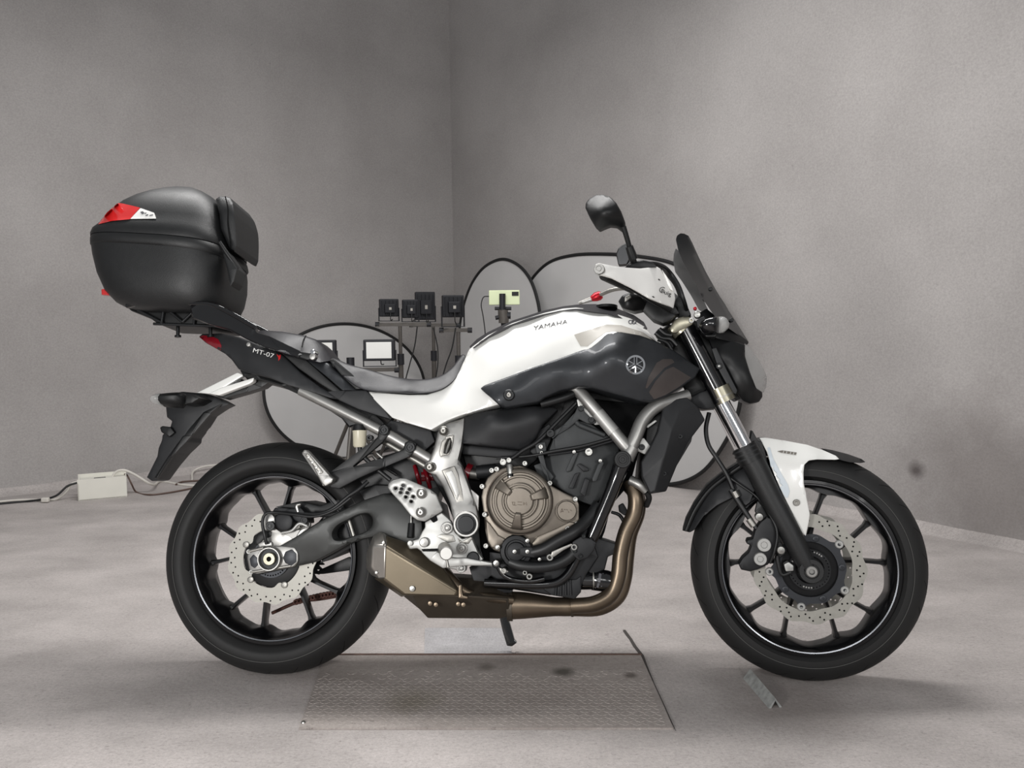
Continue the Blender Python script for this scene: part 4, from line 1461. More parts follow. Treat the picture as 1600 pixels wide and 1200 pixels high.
# ------------------------------------------------------------------ luggage rack and top case
rk = hs('luggage_rack', [(297, 478), (318, 472), (330, 473), (352, 484), (372, 492), (390, 503), (399, 512), (401, 519), (418, 524), (470, 549), (473, 554), (466, 559), (440, 551), (412, 543), (402, 538), (385, 530), (360, 516), (330, 508), (300, 498)], -0.125, ('t', 0.018), 'black_gloss', BK, rnd=3)
hs('luggage_rack', [(297, 478), (318, 472), (330, 473), (352, 484), (372, 492), (390, 503), (399, 512), (401, 519), (418, 524), (470, 549), (473, 554), (466, 559), (440, 551), (412, 543), (402, 538), (385, 530), (360, 516), (330, 508), (300, 498)], 0.10, ('t', 0.018), 'black_gloss', BK, rnd=1)
tube('rack_rail', [(199, 478, -0.10, 0.007), (230, 472, -0.12, 0.007), (300, 474, -0.12, 0.007), (330, 476, -0.12, 0.007), (362, 490, -0.125, 0.007), (400, 512, -0.125, 0.007)], 'black_gloss', rk, mirror=True)
rp = hs('rack_plate', [(196, 470), (205, 464), (240, 461), (318, 465), (330, 470), (325, 478), (230, 478), (200, 478)], -0.10, 0.10, 'black_textured', BK, rnd=3)
hs('rack_lattice', [(198, 478), (330, 478), (352, 500), (345, 512), (300, 509), (248, 507), (236, 498), (222, 492), (205, 486)], -0.07, 0.07, 'black_plastic', BK, rnd=2, fil=3)
for x0, y0, x1, y1 in ((215, 484, 255, 505), (256, 480, 252, 507), (262, 484, 285, 503), (285, 503, 305, 484), (305, 484, 303, 507), (318, 486, 335, 508), (225, 480, 330, 482), (240, 506, 350, 510)):
    tube('rack_rib', [(x0, y0, -0.078, 0.004), (x1, y1, -0.078, 0.004)], 'engine_black', rp)
for x in (278, 329):
    tube('clamp_bolt', [(x, 500, -0.06, 0.005), (x, 524, -0.06, 0.005)], 'bolt_black', rp)
    tube('clamp_bolt_head', [(x, 524, -0.06, 0.009), (x, 527, -0.06, 0.009)], 'bolt_black', rp)
knob('rack_bolt', 488.5, 550, -0.13, 0.007, 'chrome', rk, h=0.03, socket=False)
knob('rack_bolt', 488, 557, -0.128, 0.009, 'alloy', rk, h=0.03, socket=False)
knob('rack_bolt', 388, 538, -0.128, 0.006, 'alloy', rk, h=0.01, socket=False)
hs('rack_foot', [(466, 549), (490, 553), (495, 560), (480, 562), (468, 558)], -0.122, ('t', 0.02), 'black_plastic', rk, rnd=1)

KW = dict(seg=72, expo=3.4, kl=-0.6, kr=-0.55)
tc = loft('top_case', [(225, 489, 322, 492, 0.10), (196, 481, 338, 488, 0.125), (176, 471, 345, 475, 0.142), (159, 454, 349, 460, 0.155), (146, 426, 352, 438, 0.163), (139, 398, 352, 414, 0.167), (137, 384, 350, 400, 0.169)], 'black_textured', BK, **KW)
lip = loft('case_seam', [(137.5, 385, 351, 401, 0.169), (135.5, 382, 352, 397, 0.174), (135.5, 374, 350, 388, 0.175), (136.5, 371, 348, 384, 0.173)], 'black_textured', tc, **KW)
loft('case_gasket', [(138.5, 371.5, 347, 384.5, 0.168), (138.5, 370, 347, 383, 0.168)], 'black_void', tc, **KW)
lid = loft('case_lid', [(136, 370, 349, 383, 0.173), (135.8, 366, 349, 379, 0.1745), (139, 359, 348, 371, 0.172), (148, 353, 346, 363, 0.168), (151, 350, 346, 358, 0.162), (160, 339, 345, 346, 0.154), (171, 328, 343, 334, 0.143),
                        (187, 317, 340, 322, 0.128), (206, 308, 335, 312, 0.109), (228, 301, 327, 304.5, 0.087), (250, 296, 317, 299, 0.061), (270, 292.5, 306, 295, 0.03), (280, 291.5, 294, 293, 0.008)], 'black_textured', tc, **KW)
LIDT = bvh_of([lid])
decal('case_reflector', [(153, 350.5), (167, 332), (183, 318), (187, 317), (205, 321), (219, 324.5), (203, 342.5), (175, 345)], 'red_lens', tc, LIDT, grid=2.5, off=0.004, thick=0.004)
lb = decal('case_label', [(219.5, 325), (241, 332.5), (244, 341.5), (203.5, 342)], 'decal_white', tc, LIDT, grid=2.5, off=0.004, thick=0.004)
for pts in ([(219, 331), (223, 330), (226, 333), (222, 335)], [(224, 333), (229, 332), (228, 334)], [(227, 336), (231, 334.5), (232, 336), (228, 337.5)], [(233, 336), (239, 334.8), (239, 336.5), (234, 337.3)]):
    decal('label_script', pts, 'decal_dark', tc, LIDT, grid=3, fil=0, off=0.0055, thick=0.001)
tube('case_latch', [(343, 378, -0.15, 0.005), (356, 398, -0.14, 0.006), (372, 420, -0.125, 0.005)], 'black_plastic', tc)
hs('case_latch_cover', [(345, 385), (352, 392), (371, 420), (366, 440), (360, 447), (355, 420), (349, 400)], -0.14, ('t', 0.06), 'black_textured', tc, rnd=3)
# backrest pad on the lid
bk = hs('backrest', [(337, 311), (343, 307), (352, 306.5), (360, 309), (365, 318), (368, 336), (370, 360), (371, 384), (367, 394), (360, 390), (352, 373), (345, 358), (343, 335)], [(340, 310, -0.075), (362, 312, -0.08), (350, 345, -0.095), (366, 350, -0.092), (366, 390, -0.085), (350, 320, -0.092)], 'mirror', 'black_textured', tc, grid=6, rnd=5)
tube('backrest_seam', [(352, 307, -0.094, 0.0016), (356, 325, -0.096, 0.0016), (356, 350, -0.097, 0.0016), (361, 385, -0.094, 0.0016)], 'black_void', bk)
rb = loft('lock_button', [(159.5, 461, 174, 462, 0.008), (159, 453, 172, 452, 0.008)], 'red_lens', tc, seg=16, y0=-0.09)

# ------------------------------------------------------------------ tank and body panels
TANK = [(571, 611), (600, 614), (640, 617), (668, 616.5), (690, 609), (706, 597), (718, 580), (727, 560), (733, 546), (739, 541), (762, 524), (800, 505), (850, 489), (880, 482), (900, 480.5), (950, 486.5), (985, 497.5), (1008, 511), (1020, 526), (1034, 545), (1020, 542), (1000, 530), (960, 524), (948, 524), (934, 536), (917, 549), (880, 562), (830, 579), (790, 594), (756, 609), (780, 632), (740, 643), (718, 650), (698, 658), (674, 672), (640, 662), (613, 653), (592, 632)]
tank = hs('tank_cover', TANK,
          [(739, 541, -0.05), (762, 524, -0.05), (800, 505, -0.05), (850, 489, -0.05), (900, 480, -0.05), (950, 486, -0.05), (1008, 511, -0.045), (1034, 545, -0.10), (1000, 525, -0.13), (960, 510, -0.12), (950, 524, -0.155), (900, 515, -0.135), (850, 530, -0.145), (880, 562, -0.165), (800, 550, -0.14), (760, 560, -0.115), (830, 579, -0.165), (790, 594, -0.16), (756, 610, -0.15), (780, 632, -0.155),
           (730, 560, -0.06), (715, 590, -0.085), (690, 612, -0.11), (650, 617, -0.125), (580, 613, -0.112), (620, 640, -0.125), (674, 671, -0.14), (700, 640, -0.135), (740, 620, -0.135), (900, 545, -0.155), (820, 515, -0.085), (880, 498, -0.09), (940, 500, -0.095)],
          'mirror', 'white_paint', BK, grid=8, rnd=2.2, fil=2)
hs('tank_trim', [(733, 542), (745, 530), (762, 519), (800, 501), (850, 485), (880, 478.5), (905, 475.5), (930, 475), (962, 481), (990, 492), (1006, 503), (1012, 514), (1006, 513), (983, 501), (948, 490), (900, 484), (880, 485.5), (851, 492), (801, 508), (764, 527), (740, 544)],
   [(733, 542, 0), (762, 519, 0), (800, 501, 0), (850, 485, 0), (905, 475.5, 0), (962, 481, 0), (1006, 503, 0), (740, 544, -0.066), (800, 508, -0.068), (850, 492, -0.068), (900, 484, -0.07), (950, 490, -0.07), (1006, 513, -0.062)], 'mirror', 'seat_vinyl', BK, grid=4, rnd=0)
tube('filler_cap', [(948, 482, -0.01, 0.03), (948, 478, -0.01, 0.03)], 'black_plastic', BK, seg=24)
SHR = [(750.5, 607), (757, 602), (790, 590), (830, 575), (880, 558), (912, 546), (926, 535), (938, 524), (948, 518.5), (962, 517.5), (1000, 524), (1030, 535), (1058, 551), (1080, 567), (1094, 576), (1086, 590), (1062, 606), (1040, 620), (1018, 628), (1000, 627), (960, 616), (925, 606), (905, 604.5), (875, 611), (852, 621), (842, 628), (800, 635.5), (791, 637), (780, 633), (768, 622), (757, 613)]
shroud = hs('tank_shroud', SHR,
            [(751, 607, -0.165), (790, 590, -0.17), (880, 558, -0.18), (915, 546, -0.166), (932, 531, -0.15), (948, 519, -0.142), (962, 518, -0.14), (1000, 524, -0.155), (1058, 551, -0.135), (1094, 576, -0.115), (800, 610, -0.19), (780, 625, -0.188), (795, 637, -0.178), (845, 625, -0.172), (870, 585, -0.192), (900, 600, -0.182), (878, 610, -0.172), (935, 565, -0.205), (960, 535, -0.192), (942, 541, -0.194), (960, 590, -0.198), (960, 615, -0.178), (1000, 560, -0.195), (1010, 600, -0.188), (1018, 627, -0.165), (1050, 580, -0.165), (1060, 605, -0.15), (925, 606, -0.175), (905, 575, -0.186), (1030, 545, -0.162)],
            'mirror', 'grey_metal_paint', BK, grid=7, rnd=2.5, fil=2)
SHT = bvh_of([shroud])
decal('intake_insert', [(1008.5, 606), (1013, 590), (1026, 567), (1036, 561), (1050, 561), (1054, 566), (1038, 575), (1022, 592), (1011, 607)], 'brown_panel', shroud, SHT, grid=5, off=0.001)
decal('intake_insert', [(1014, 613), (1024, 596), (1040, 578), (1052, 573), (1080, 590), (1060, 605), (1040, 617), (1022, 624)], 'brown_panel', shroud, SHT, grid=5, off=0.001)
for pts in ([(1006, 604), (1012, 586), (1025, 565), (1036, 558.5), (1055, 560), (1060, 565), (1038, 577), (1022, 596), (1008, 612)],):
    pass
# round badge: ring and three crossed tuning forks
cx, cy, rr = 993, 570, 15.2
ringo = [(cx + rr * math.cos(a), cy + rr * math.sin(a)) for a in (2 * PI * k / 36 for k in range(36))]
ringi = [(cx + rr * 0.80 * math.cos(a), cy + rr * 0.80 * math.sin(a)) for a in (2 * PI * k / 36 for k in range(36))]
bd_ = patch('badge', triangulate(ringo, [ringi]), 'chrome', shroud, SHT, off=0.003, thick=0.003)
ringk = [(cx + rr * 0.84 * math.cos(a), cy + rr * 0.84 * math.sin(a)) for a in (2 * PI * k / 30 for k in range(30))]
patch('badge_ground', triangulate(ringk), 'black_gloss', shroud, SHT, off=0.0012, thick=0.001)


def strip(p, q, w):
    d = np.array(q, float) - np.array(p, float)
    n = np.array([-d[1], d[0]]) / np.linalg.norm(d) * w / 2
    return [tuple(np.array(p) + n), tuple(np.array(q) + n), tuple(np.array(q) - n), tuple(np.array(p) - n)]


for k in range(3):
    a = math.radians(-90 + 120 * k)
    ux, uy = math.cos(a), math.sin(a)
    vx, vy = -uy, ux
    for s in (-1, 0, 1):
        r0, r1 = (1.5, rr * 0.78) if s else (-rr * 0.78, -1)
        p_ = (cx + ux * r0 + vx * s * 2.0, cy + uy * r0 + vy * s * 2.0)
        q_ = (cx + ux * r1 + vx * s * 2.0, cy + uy * r1 + vy * s * 2.0)
        patch('badge_fork', triangulate(strip(p_, q_, 1.15 if s else 1.3)), 'chrome', shroud, SHT, off=0.0025, thick=0.002)
TKT = bvh_of([tank])
lettering('maker_lettering', 'YAMAHA', (833, 516), (13.0, -2.6), (1.2, -9.6), 'decal_black', tank, TKT, off=0.003)
for r_, dx in ((4, 985.5), (4, 990.5)):
    ro = [(dx + r_ * math.cos(a), 503 + r_ * 0.9 * math.sin(a)) for a in (2 * PI * k / 16 for k in range(16))]
    ri = [(dx + r_ * 0.6 * math.cos(a), 503 + r_ * 0.54 * math.sin(a)) for a in (2 * PI * k / 16 for k in range(16))]
    patch('tank_mark', triangulate(ro, [ri]), 'decal_dark', tank, TKT, off=0.0015)
decal('tank_stripe', [(897, 523), (930, 512), (948, 507), (970, 508), (1005, 519), (1030, 537), (1020, 537), (1000, 526), (962, 518), (948, 519), (935, 527), (918, 541), (907, 541)], 'decal_grey', tank, TKT, grid=6, off=0.0012)
bs = knob('shroud_grommet', 795, 617, -0.196, 0.0145, 'bolt_black', shroud, h=0.02, seg=28)
knob('shroud_bolt', 795, 617, -0.199, 0.006, 'alloy_dull', shroud, h=0.01)

# airbox cover below the tank
hs('intake_cover', [(722, 660), (724, 652), (745, 645), (790, 638), (835, 634.5), (866, 636), (872, 640), (862, 650), (848, 663), (838, 684), (826, 697), (812, 703), (790, 700), (722, 693)],
   [(722, 655, -0.12), (740, 647, -0.125), (790, 640, -0.13), (850, 636, -0.125), (770, 652, -0.158), (800, 660, -0.162), (840, 650, -0.15), (730, 680, -0.135), (780, 690, -0.145), (815, 698, -0.13), (865, 642, -0.115), (835, 680, -0.135)], ('t', 0.08), 'matte_dark', BK, grid=7, rnd=3)
hs('intake_duct', [(722, 694), (790, 701), (812, 704), (805, 715), (800, 717), (722, 710)], -0.095, ('t', 0.08), 'engine_black', BK, rnd=2)
tube('throttle_tube', [(845, 632, -0.14, 0.011), (880, 622, -0.14, 0.011), (898, 614, -0.13, 0.011)], 'black_plastic', BK)

# ------------------------------------------------------------------ engine
cyl = hs('cylinder', [(846, 724), (856, 700), (868, 678), (884, 660), (900, 655), (925, 664), (950, 684), (968, 698), (966, 720), (958, 745), (945, 775), (925, 790), (903, 782), (880, 768), (860, 754), (848, 742)],
         [(850, 720, -0.10), (885, 662, -0.105), (950, 684, -0.10), (900, 710, -0.125), (930, 740, -0.12), (880, 750, -0.12), (945, 775, -0.105), (915, 785, -0.11)], ('t', 0.09), 'engine_grey', BK, grid=9, rnd=3)
hs('head_cover', [(878, 664), (898, 656), (922, 661), (955, 684), (958, 690), (935, 698), (905, 703), (870, 708), (856, 710), (866, 684)], -0.128, ('t', 0.05), 'engine_grey', BK, rnd=3)
for x0, y0, x1, y1, r in ((898, 657, 905, 664, 0.007), (905, 664, 945, 680, 0.007), (856, 711, 905, 704, 0.004), (905, 704, 960, 688, 0.004)):
    tube('cover_rib', [(x0, y0, -0.132, r), (x1, y1, -0.130, r)], 'engine_grey' if r > 0.005 else 'engine_black', cyl)
for pts in ([(894, 712), (900, 706), (904, 708), (892, 736), (886, 738), (884, 734)], [(934, 726), (940, 720), (944, 723), (932, 752), (926, 753), (925, 748)], [(901, 726), (906, 724), (920, 732), (920, 736), (912, 737)], [(898, 740), (906, 738), (896, 764), (888, 762)], [(914, 746), (922, 750), (914, 776), (906, 770)]):
    hs('cylinder_rib', pts, -0.137, ('t', 0.03), 'engine_black' if pts[0][0] < 930 and pts[0][1] > 720 else 'engine_grey', cyl, rnd=1.5)
knob('cylinder_plug', 920, 706, -0.140, 0.0105, 'bolt_steel', cyl, h=0.012)
knob('cylinder_bolt', 897, 706, -0.140, 0.005, 'bolt_steel', cyl, socket=False)
knob('cylinder_bolt', 938, 720, -0.138, 0.005, 'bolt_steel', cyl, socket=False)

cc = hs('crankcase_cover', [(752, 776), (755, 760), (762, 746), (775, 735), (792, 729), (812, 727), (824, 731), (840, 743), (857, 756), (880, 769), (901, 779), (905, 788), (905, 815), (897, 824), (880, 832), (850, 849), (832, 861), (815, 866), (790, 866), (772, 860), (763, 852), (758, 830), (756, 805)],
        -0.135, ('t', 0.06), 'bronze_engine', BK, rnd=3)
hs('cover_skirt', [(758, 812), (764, 817), (778, 836), (795, 845), (794, 849), (776, 857), (768, 856), (762, 845)], -0.142, ('t', 0.02), 'bronze_engine', cc, rnd=2)
hs('cover_skirt', [(840, 838), (868, 826), (890, 815), (902, 818), (890, 826), (834, 856), (830, 850)], -0.142, ('t', 0.02), 'bronze_engine', cc, rnd=2)
hs('engine_mount_web', [(834, 727), (848, 722), (866, 745), (858, 757), (840, 744)], -0.128, ('t', 0.02), 'engine_grey', BK, rnd=2)
pcx, pcy = 812, 783
DOME = [(0.084, -0.133), (0.084, -0.160), (0.0815, -0.168), (0.078, -0.171), (0.073, -0.172), (0.071, -0.168), (0.0665, -0.168), (0.0655, -0.176), (0.064, -0.1785), (0.0605, -0.1785), (0.0585, -0.175),
        (0.047, -0.175), (0.0465, -0.181), (0.044, -0.183), (0.041, -0.183), (0.0395, -0.1775), (0.0350, -0.1775), (0.0340, -0.187), (0.032, -0.1888), (0.028, -0.189), (0.0001, -0.189)]
dome = poly_cyl('clutch_cover', pcx, pcy, DOME, 'bronze_engine', cc, seg=72)
dome_t = bvh_of([dome])
pd = P(pcx, pcy, -0.189)
for a0 in (-141, -17, 97):
    a = math.radians(-a0)
    bm = bmesh.new()
    rows = []
    for r, hw, y in ((0.028, 0.008, -0.190), (0.034, 0.009, -0.194), (0.058, 0.0135, -0.190), (0.068, 0.0145, -0.182), (0.074, 0.0145, -0.170)):
        x, z = pd.x + r * math.cos(a), pd.z + r * math.sin(a)
        tx, tz = -math.sin(a), math.cos(a)
        rows.append([bm.verts.new((x + tx * hw * s, yy, z + tz * hw * s)) for s, yy in ((-1.15, -0.165), (-0.8, y), (0.8, y), (1.15, -0.165))])
    for A, B_ in zip(rows, rows[1:]):
        for k in range(4):
            bm.faces.new((A[k], A[(k + 1) % 4], B_[(k + 1) % 4], B_[k]))
    bm.faces.new(rows[0]); bm.faces.new(rows[-1][::-1])
    o = finish('clutch_lug', bm, 'bronze_engine', cc, 30)
    md = o.modifiers.new('bevel', 'BEVEL'); md.width = 0.0015; md.segments = 2
# dark ring round the dome and the little round cap
poly_cyl('cover_ring', pcx, pcy, [(0.0865, -0.134), (0.0865, -0.150), (0.0855, -0.152), (0.0838, -0.152), (0.0838, -0.134)], 'bronze_dark', cc, seg=72)
poly_cyl('inspection_cap', 885.5, 798, [(0.0285, -0.135), (0.0285, -0.143), (0.027, -0.144), (0.0262, -0.144), (0.0258, -0.138), (0.0248, -0.138), (0.0245, -0.149), (0.0235, -0.1505), (0.0001, -0.1505)], 'bronze_engine', cc, seg=40)
# worn, unreadable cast marks
for p_, q_ in (((799.5, 784.5), (804.5, 784.8)), ((800.5, 785), (801.5, 789)), ((804.5, 785), (803.5, 789.3)), ((801.5, 789.3), (807, 789.3)), ((808.5, 784.3), (816, 784.6)), ((808.5, 788.6), (816, 789)), ((818, 784.5), (818, 789.5)), ((820, 785.5), (820, 788.5)), ((822.5, 784.5), (823, 789.5))):
    patch('cast_mark', triangulate(strip(p_, q_, 0.9)), 'bronze_dark', cc, dome_t, off=0.0008, thick=0.0006)
cap_t = bvh_of([o for o in BK.children_recursive if o.name.startswith('inspection_cap')])
for p_, q_ in (((876, 801), (878, 794.5)), ((878, 794.5), (880, 800)), ((876.5, 799.5), (880, 799.2)), ((881, 796), (884, 796.5)), ((885, 795.5), (887, 797.5)), ((888, 799), (889, 801)), ((891, 796.5), (893.5, 798.5))):
    patch('cast_mark', triangulate(strip(p_, q_, 0.9)), 'bronze_dark', cc, cap_t, off=0.0008, thick=0.0006)
for x, y in ((753, 760), (757, 804), (820, 724), (859, 755), (899, 780), (901, 819), (887, 826), (759, 853), (777, 855), (824, 846), (776, 733), (768, 735)):
    knob('cover_bolt', x, y, -0.146, 0.0068, 'bolt_steel', cc, h=0.014)
# clutch cable arm, banjo fitting
tube('clutch_arm', [(797, 750, -0.165, 0.007), (797, 738, -0.165, 0.0085), (796, 727, -0.16, 0.009)], 'bolt_steel', BK, straight=True)
ar = BK.children[-1]
tube('clutch_arm_band', [(797, 740, -0.165, 0.0095), (797, 744, -0.165, 0.0095)], 'bolt_black', ar)
knob('clutch_arm_bolt', 786, 722, -0.165, 0.009, 'bolt_steel', ar)
knob('clutch_arm_bolt', 795, 719, -0.160, 0.007, 'bolt_steel', ar)
tube('clutch_cable', [(786, 722, -0.15, 0.005), (800, 716, -0.15, 0.005), (815, 705, -0.145, 0.005), (840, 690, -0.14, 0.005), (870, 660, -0.13, 0.005), (900, 630, -0.12, 0.005)], 'hose_black', BK)
tube('starter_motor', [(745, 738, -0.09, 0.018), (775, 735, -0.09, 0.018)], 'engine_black', BK)
tube('shock_collar', [(727, 738, -0.07, 0.027), (735, 741, -0.07, 0.027)], 'red_dark', BK, seg=24)
tube('shock_end', [(735, 740, -0.075, 0.014), (750, 742, -0.075, 0.014)], 'alloy_dull', BK, seg=16)
tube('shock_spring', [(660, 745, -0.03, 0.02), (700, 742, -0.03, 0.02), (740, 740, -0.03, 0.02)], 'red_dark', BK, seg=16)
for x, y in ((652, 742), (668, 748)):
    tube('shock_coil', [(x - 4, y - 14, -0.045, 0.006), (x, y, -0.06, 0.006), (x + 4, y + 14, -0.045, 0.006)], 'red_dark', BK)
# throttle cable wheel and bracket on top of the gearbox
tb = hs('throttle_bracket', [(836, 693), (852, 690), (854, 704), (848, 708), (856, 740), (860, 752), (855, 753), (843, 720), (838, 706)], -0.140, ('t', 0.012), 'engine_grey', BK, rnd=1.5)
knob('bracket_bolt', 845, 698, -0.147, 0.006, 'bolt_steel', tb, h=0.01)
knob('bracket_bolt', 846, 707, -0.147, 0.004, 'bolt_steel', tb, h=0.01)
hs('throttle_body', [(828, 690), (842, 672), (858, 662), (866, 672), (860, 690), (850, 712), (838, 716), (828, 706)], -0.11, ('t', 0.06), 'engine_black', BK, rnd=3)
tube('throttle_cable', [(775, 716, -0.12, 0.003), (830, 712, -0.14, 0.0035), (860, 706, -0.145, 0.0045), (910, 697, -0.145, 0.0045), (955, 685, -0.135, 0.0045)], 'hose_black', BK)
# rocker lever plate near the frame
hv = hs('head_stay', [(858, 679), (880, 665), (898, 645), (903, 635), (910, 634), (914, 644), (922, 652), (932, 656), (930, 662), (918, 662), (905, 655), (890, 668), (870, 680), (864, 686)], -0.140, ('t', 0.012), 'engine_grey', BK, rnd=1.5)
hs('head_stay_plate', [(901, 624), (908, 622), (922, 640), (940, 656), (942, 663), (930, 664), (920, 656), (917, 648), (909, 644), (903, 634)], -0.132, ('t', 0.006), 'alloy_bright', BK, rnd=1)
for x, y in ((908, 638), (924, 656)):
    knob('stay_bolt', x, y, -0.148, 0.0075, 'bolt_black', hv)
knob('stay_bolt', 860, 677, -0.15, 0.011, 'bolt_black', hv, h=0.012)

# lower engine: sump, water pump, hoses, filter
sump = hs('sump', [(764, 862), (800, 866), (850, 860), (890, 845), (905, 835), (925, 840), (935, 870), (915, 900), (905, 925), (896, 934), (850, 928), (790, 915), (766, 900)], -0.10, ('t', 0.15), 'engine_black', BK, rnd=3)
hs('sump_fin', [(848, 908), (900, 905), (908, 900), (908, 925), (898, 936), (862, 930), (850, 922)], -0.105, ('t', 0.1), 'engine_black', BK, rnd=2)
for k in range(4):
    tube('sump_rib', [(870 + 7 * k, 906, -0.108, 0.003), (868 + 8 * k, 930, -0.108, 0.003)], 'engine_black', sump)
wp = poly_cyl('water_pump', 806, 862, [(0.042, -0.115), (0.042, -0.150), (0.039, -0.155), (0.030, -0.157), (0.028, -0.150), (0.024, -0.150), (0.022, -0.162), (0.012, -0.165), (0.0001, -0.165)], 'engine_black', BK, seg=40)
hs('pump_neck', [(798, 855), (830, 854), (838, 860), (836, 872), (800, 868)], -0.165, ('t', 0.04), 'engine_black', wp, rnd=3, fil=3)
for x, y in ((824, 845), (778, 855), (804, 862), (824, 862), (843, 874)):
    knob('pump_bolt', x, y, -0.168, 0.0055 if y < 870 else 0.0045, 'bolt_steel', wp, h=0.012, socket=False)
tube('coolant_hose', [(832, 863, -0.15, 0.0165), (850, 858, -0.155, 0.0165), (872, 845, -0.155, 0.0165), (895, 832, -0.15, 0.0165), (915, 815, -0.13, 0.0165), (935, 790, -0.11, 0.016)], 'hose_black', BK, seg=16)
tube('coolant_hose', [(797, 878, -0.15, 0.0145), (815, 884, -0.155, 0.0145), (840, 886, -0.155, 0.0145), (868, 882, -0.15, 0.0145), (890, 870, -0.145, 0.0145), (905, 850, -0.14, 0.0145)], 'hose_black', BK, seg=16)
hs('hose_clip', [(862, 862), (878, 855), (893, 849), (895, 852), (880, 860), (866, 870), (860, 871)], -0.165, ('t', 0.01), 'alloy_dull', BK, rnd=1)
for x, y, r in ((897, 855, 0.0085), (859, 871, 0.009), (827, 901, 0.008), (820, 895, 0.006), (777, 880, 0.0085), (787, 892, 0.007)):
    knob('sump_bolt', x, y, -0.165, r, 'bolt_steel', sump, h=0.05)
hs('sump_lug', [(780, 887), (790, 890), (795, 893), (786, 898), (782, 894)], -0.16, ('t', 0.02), 'alloy_dull', sump, rnd=1)
tube('drain_pipe', [(777, 884, -0.15, 0.006), (786, 898, -0.15, 0.006), (800, 905, -0.145, 0.006), (830, 908, -0.14, 0.006), (850, 904, -0.135, 0.006)], 'black_gloss', BK)
of = tube('oil_filter', [(900, 907, -0.07, 0.020), (905, 906, -0.07, 0.026), (925, 905, -0.07, 0.027), (926, 905, -0.07, 0.0285), (948, 908, -0.07, 0.0285), (956, 909, -0.07, 0.026)], 'black_gloss', BK, straight=True, seg=28)
tube('filter_band', [(926, 905, -0.07, 0.0288), (928, 905, -0.07, 0.0288)], 'alloy_dull', of, seg=28)
of_t = bvh_of([of])
for p_, q_, w_ in (((938, 896), (937, 903), 4), ((937, 903), (936, 910), 4), ((935.5, 911), (933.5, 918), 3.4), ((932, 907), (930, 919), 1.2), ((941.5, 896.5), (943, 896.5), 1.6), ((940.5, 905.5), (942, 906.5), 1.6), ((938.8, 916), (940.6, 916), 1.8)):
    patch('filter_print', triangulate(strip(p_, q_, w_)), 'decal_dark', of, of_t, off=0.001)
hs('engine_side_box', [(895, 846), (908, 838), (924, 842), (932, 848), (928, 860), (918, 872), (905, 876), (895, 868), (890, 858)], -0.158, ('t', 0.03), 'engine_black', BK, rnd=2)
bx_ = BK.children[-1]
decal('box_label', [(918, 845), (928, 843), (930, 848), (926, 853), (917, 850)], 'decal_dark', bx_, [bx_], grid=4)
for x, y in ((912, 838), (898, 861), (907, 869)):
    knob('box_bolt', x, y, -0.163, 0.0055, 'bolt_black', bx_)
hs('engine_mount', [(905, 848), (925, 838), (950, 845), (965, 850), (968, 862), (950, 870), (945, 890), (925, 900), (908, 885)], -0.09, ('t', 0.1), 'engine_black', BK, rnd=3)
tube('knock_bracket', [(955, 800, -0.05, 0.004), (968, 805, -0.05, 0.005), (978, 822, -0.06, 0.004)], 'hose_black', BK)
hs('horn_bracket', [(967, 790), (974, 786), (982, 800), (976, 806), (968, 800)], -0.06, ('t', 0.03), 'engine_black', BK, rnd=1)

# ------------------------------------------------------------------ frame
tube('frame_tube', [(893, 603, -0.125, 0.0165), (903, 610, -0.13, 0.0165), (920, 629, -0.14, 0.0165), (950, 664, -0.145, 0.0165), (975, 694, -0.15, 0.0165), (984, 705, -0.15, 0.0165)], 'alloy', BK, seg=18, mirror=True)
f1 = BK.children[-1]
tube('frame_tube', [(1075, 618, -0.10, 0.0165), (1050, 626, -0.115, 0.017), (1025, 635, -0.13, 0.0175), (1005, 655, -0.14, 0.0175), (992, 685, -0.148, 0.0175), (980, 712, -0.15, 0.0175)], 'alloy', BK, seg=18, mirror=True)
tube('frame_label', [(934, 645, -0.146, 0.0170), (959, 675, -0.149, 0.0170)], 'alloy_bright', f1, seg=18)
tube('frame_joint', [(988, 698, -0.15, 0.0185), (978, 716, -0.15, 0.021)], 'alloy', BK, seg=18)
dt = tube('engine_hanger', [(977, 712, -0.145, 0.026), (973, 722, -0.145, 0.0235), (964, 745, -0.14, 0.0195), (952, 775, -0.135, 0.0185), (938, 808, -0.13, 0.018), (925, 838, -0.125, 0.018), (918, 852, -0.12, 0.018)], 'black_gloss', BK, seg=18)
poly_cyl('hanger_boss', 973, 718, [(0.022, -0.14), (0.022, -0.176), (0.020, -0.178), (0.0155, -0.178), (0.015, -0.174), (0.0105, -0.174), (0.0095, -0.178), (0.0055, -0.178), (0.005, -0.174), (0.0001, -0.174)], 'black_plastic', dt, seg=32)
hs('hanger_plate', [(905, 822), (925, 800), (934, 790), (940, 795), (934, 812), (922, 838), (908, 846), (900, 838)], -0.128, ('t', 0.02), 'engine_black', BK, rnd=3)
lowt = tube('frame_rail', [(757, 911, -0.115, 0.0115), (790, 912, -0.115, 0.0115), (850, 913, -0.115, 0.0115), (872, 909, -0.118, 0.0115), (888, 896, -0.12, 0.0115), (903, 868, -0.12, 0.0115), (912, 848, -0.12, 0.0115)], 'black_gloss', BK, seg=14)
hs('belly_plate', [(733, 886), (760, 880), (775, 892), (762, 905), (760, 918), (800, 921), (800, 926), (755, 926), (742, 915)], -0.10, ('t', 0.08), 'matte_dark', BK, rnd=2)
hs('frame_web', [(735, 655), (722, 660), (717, 735), (745, 790), (752, 860), (762, 905), (752, 910), (735, 880), (700, 790), (670, 735), (690, 690)], -0.085, ('t', 0.06), 'black_plastic', BK, rnd=2)
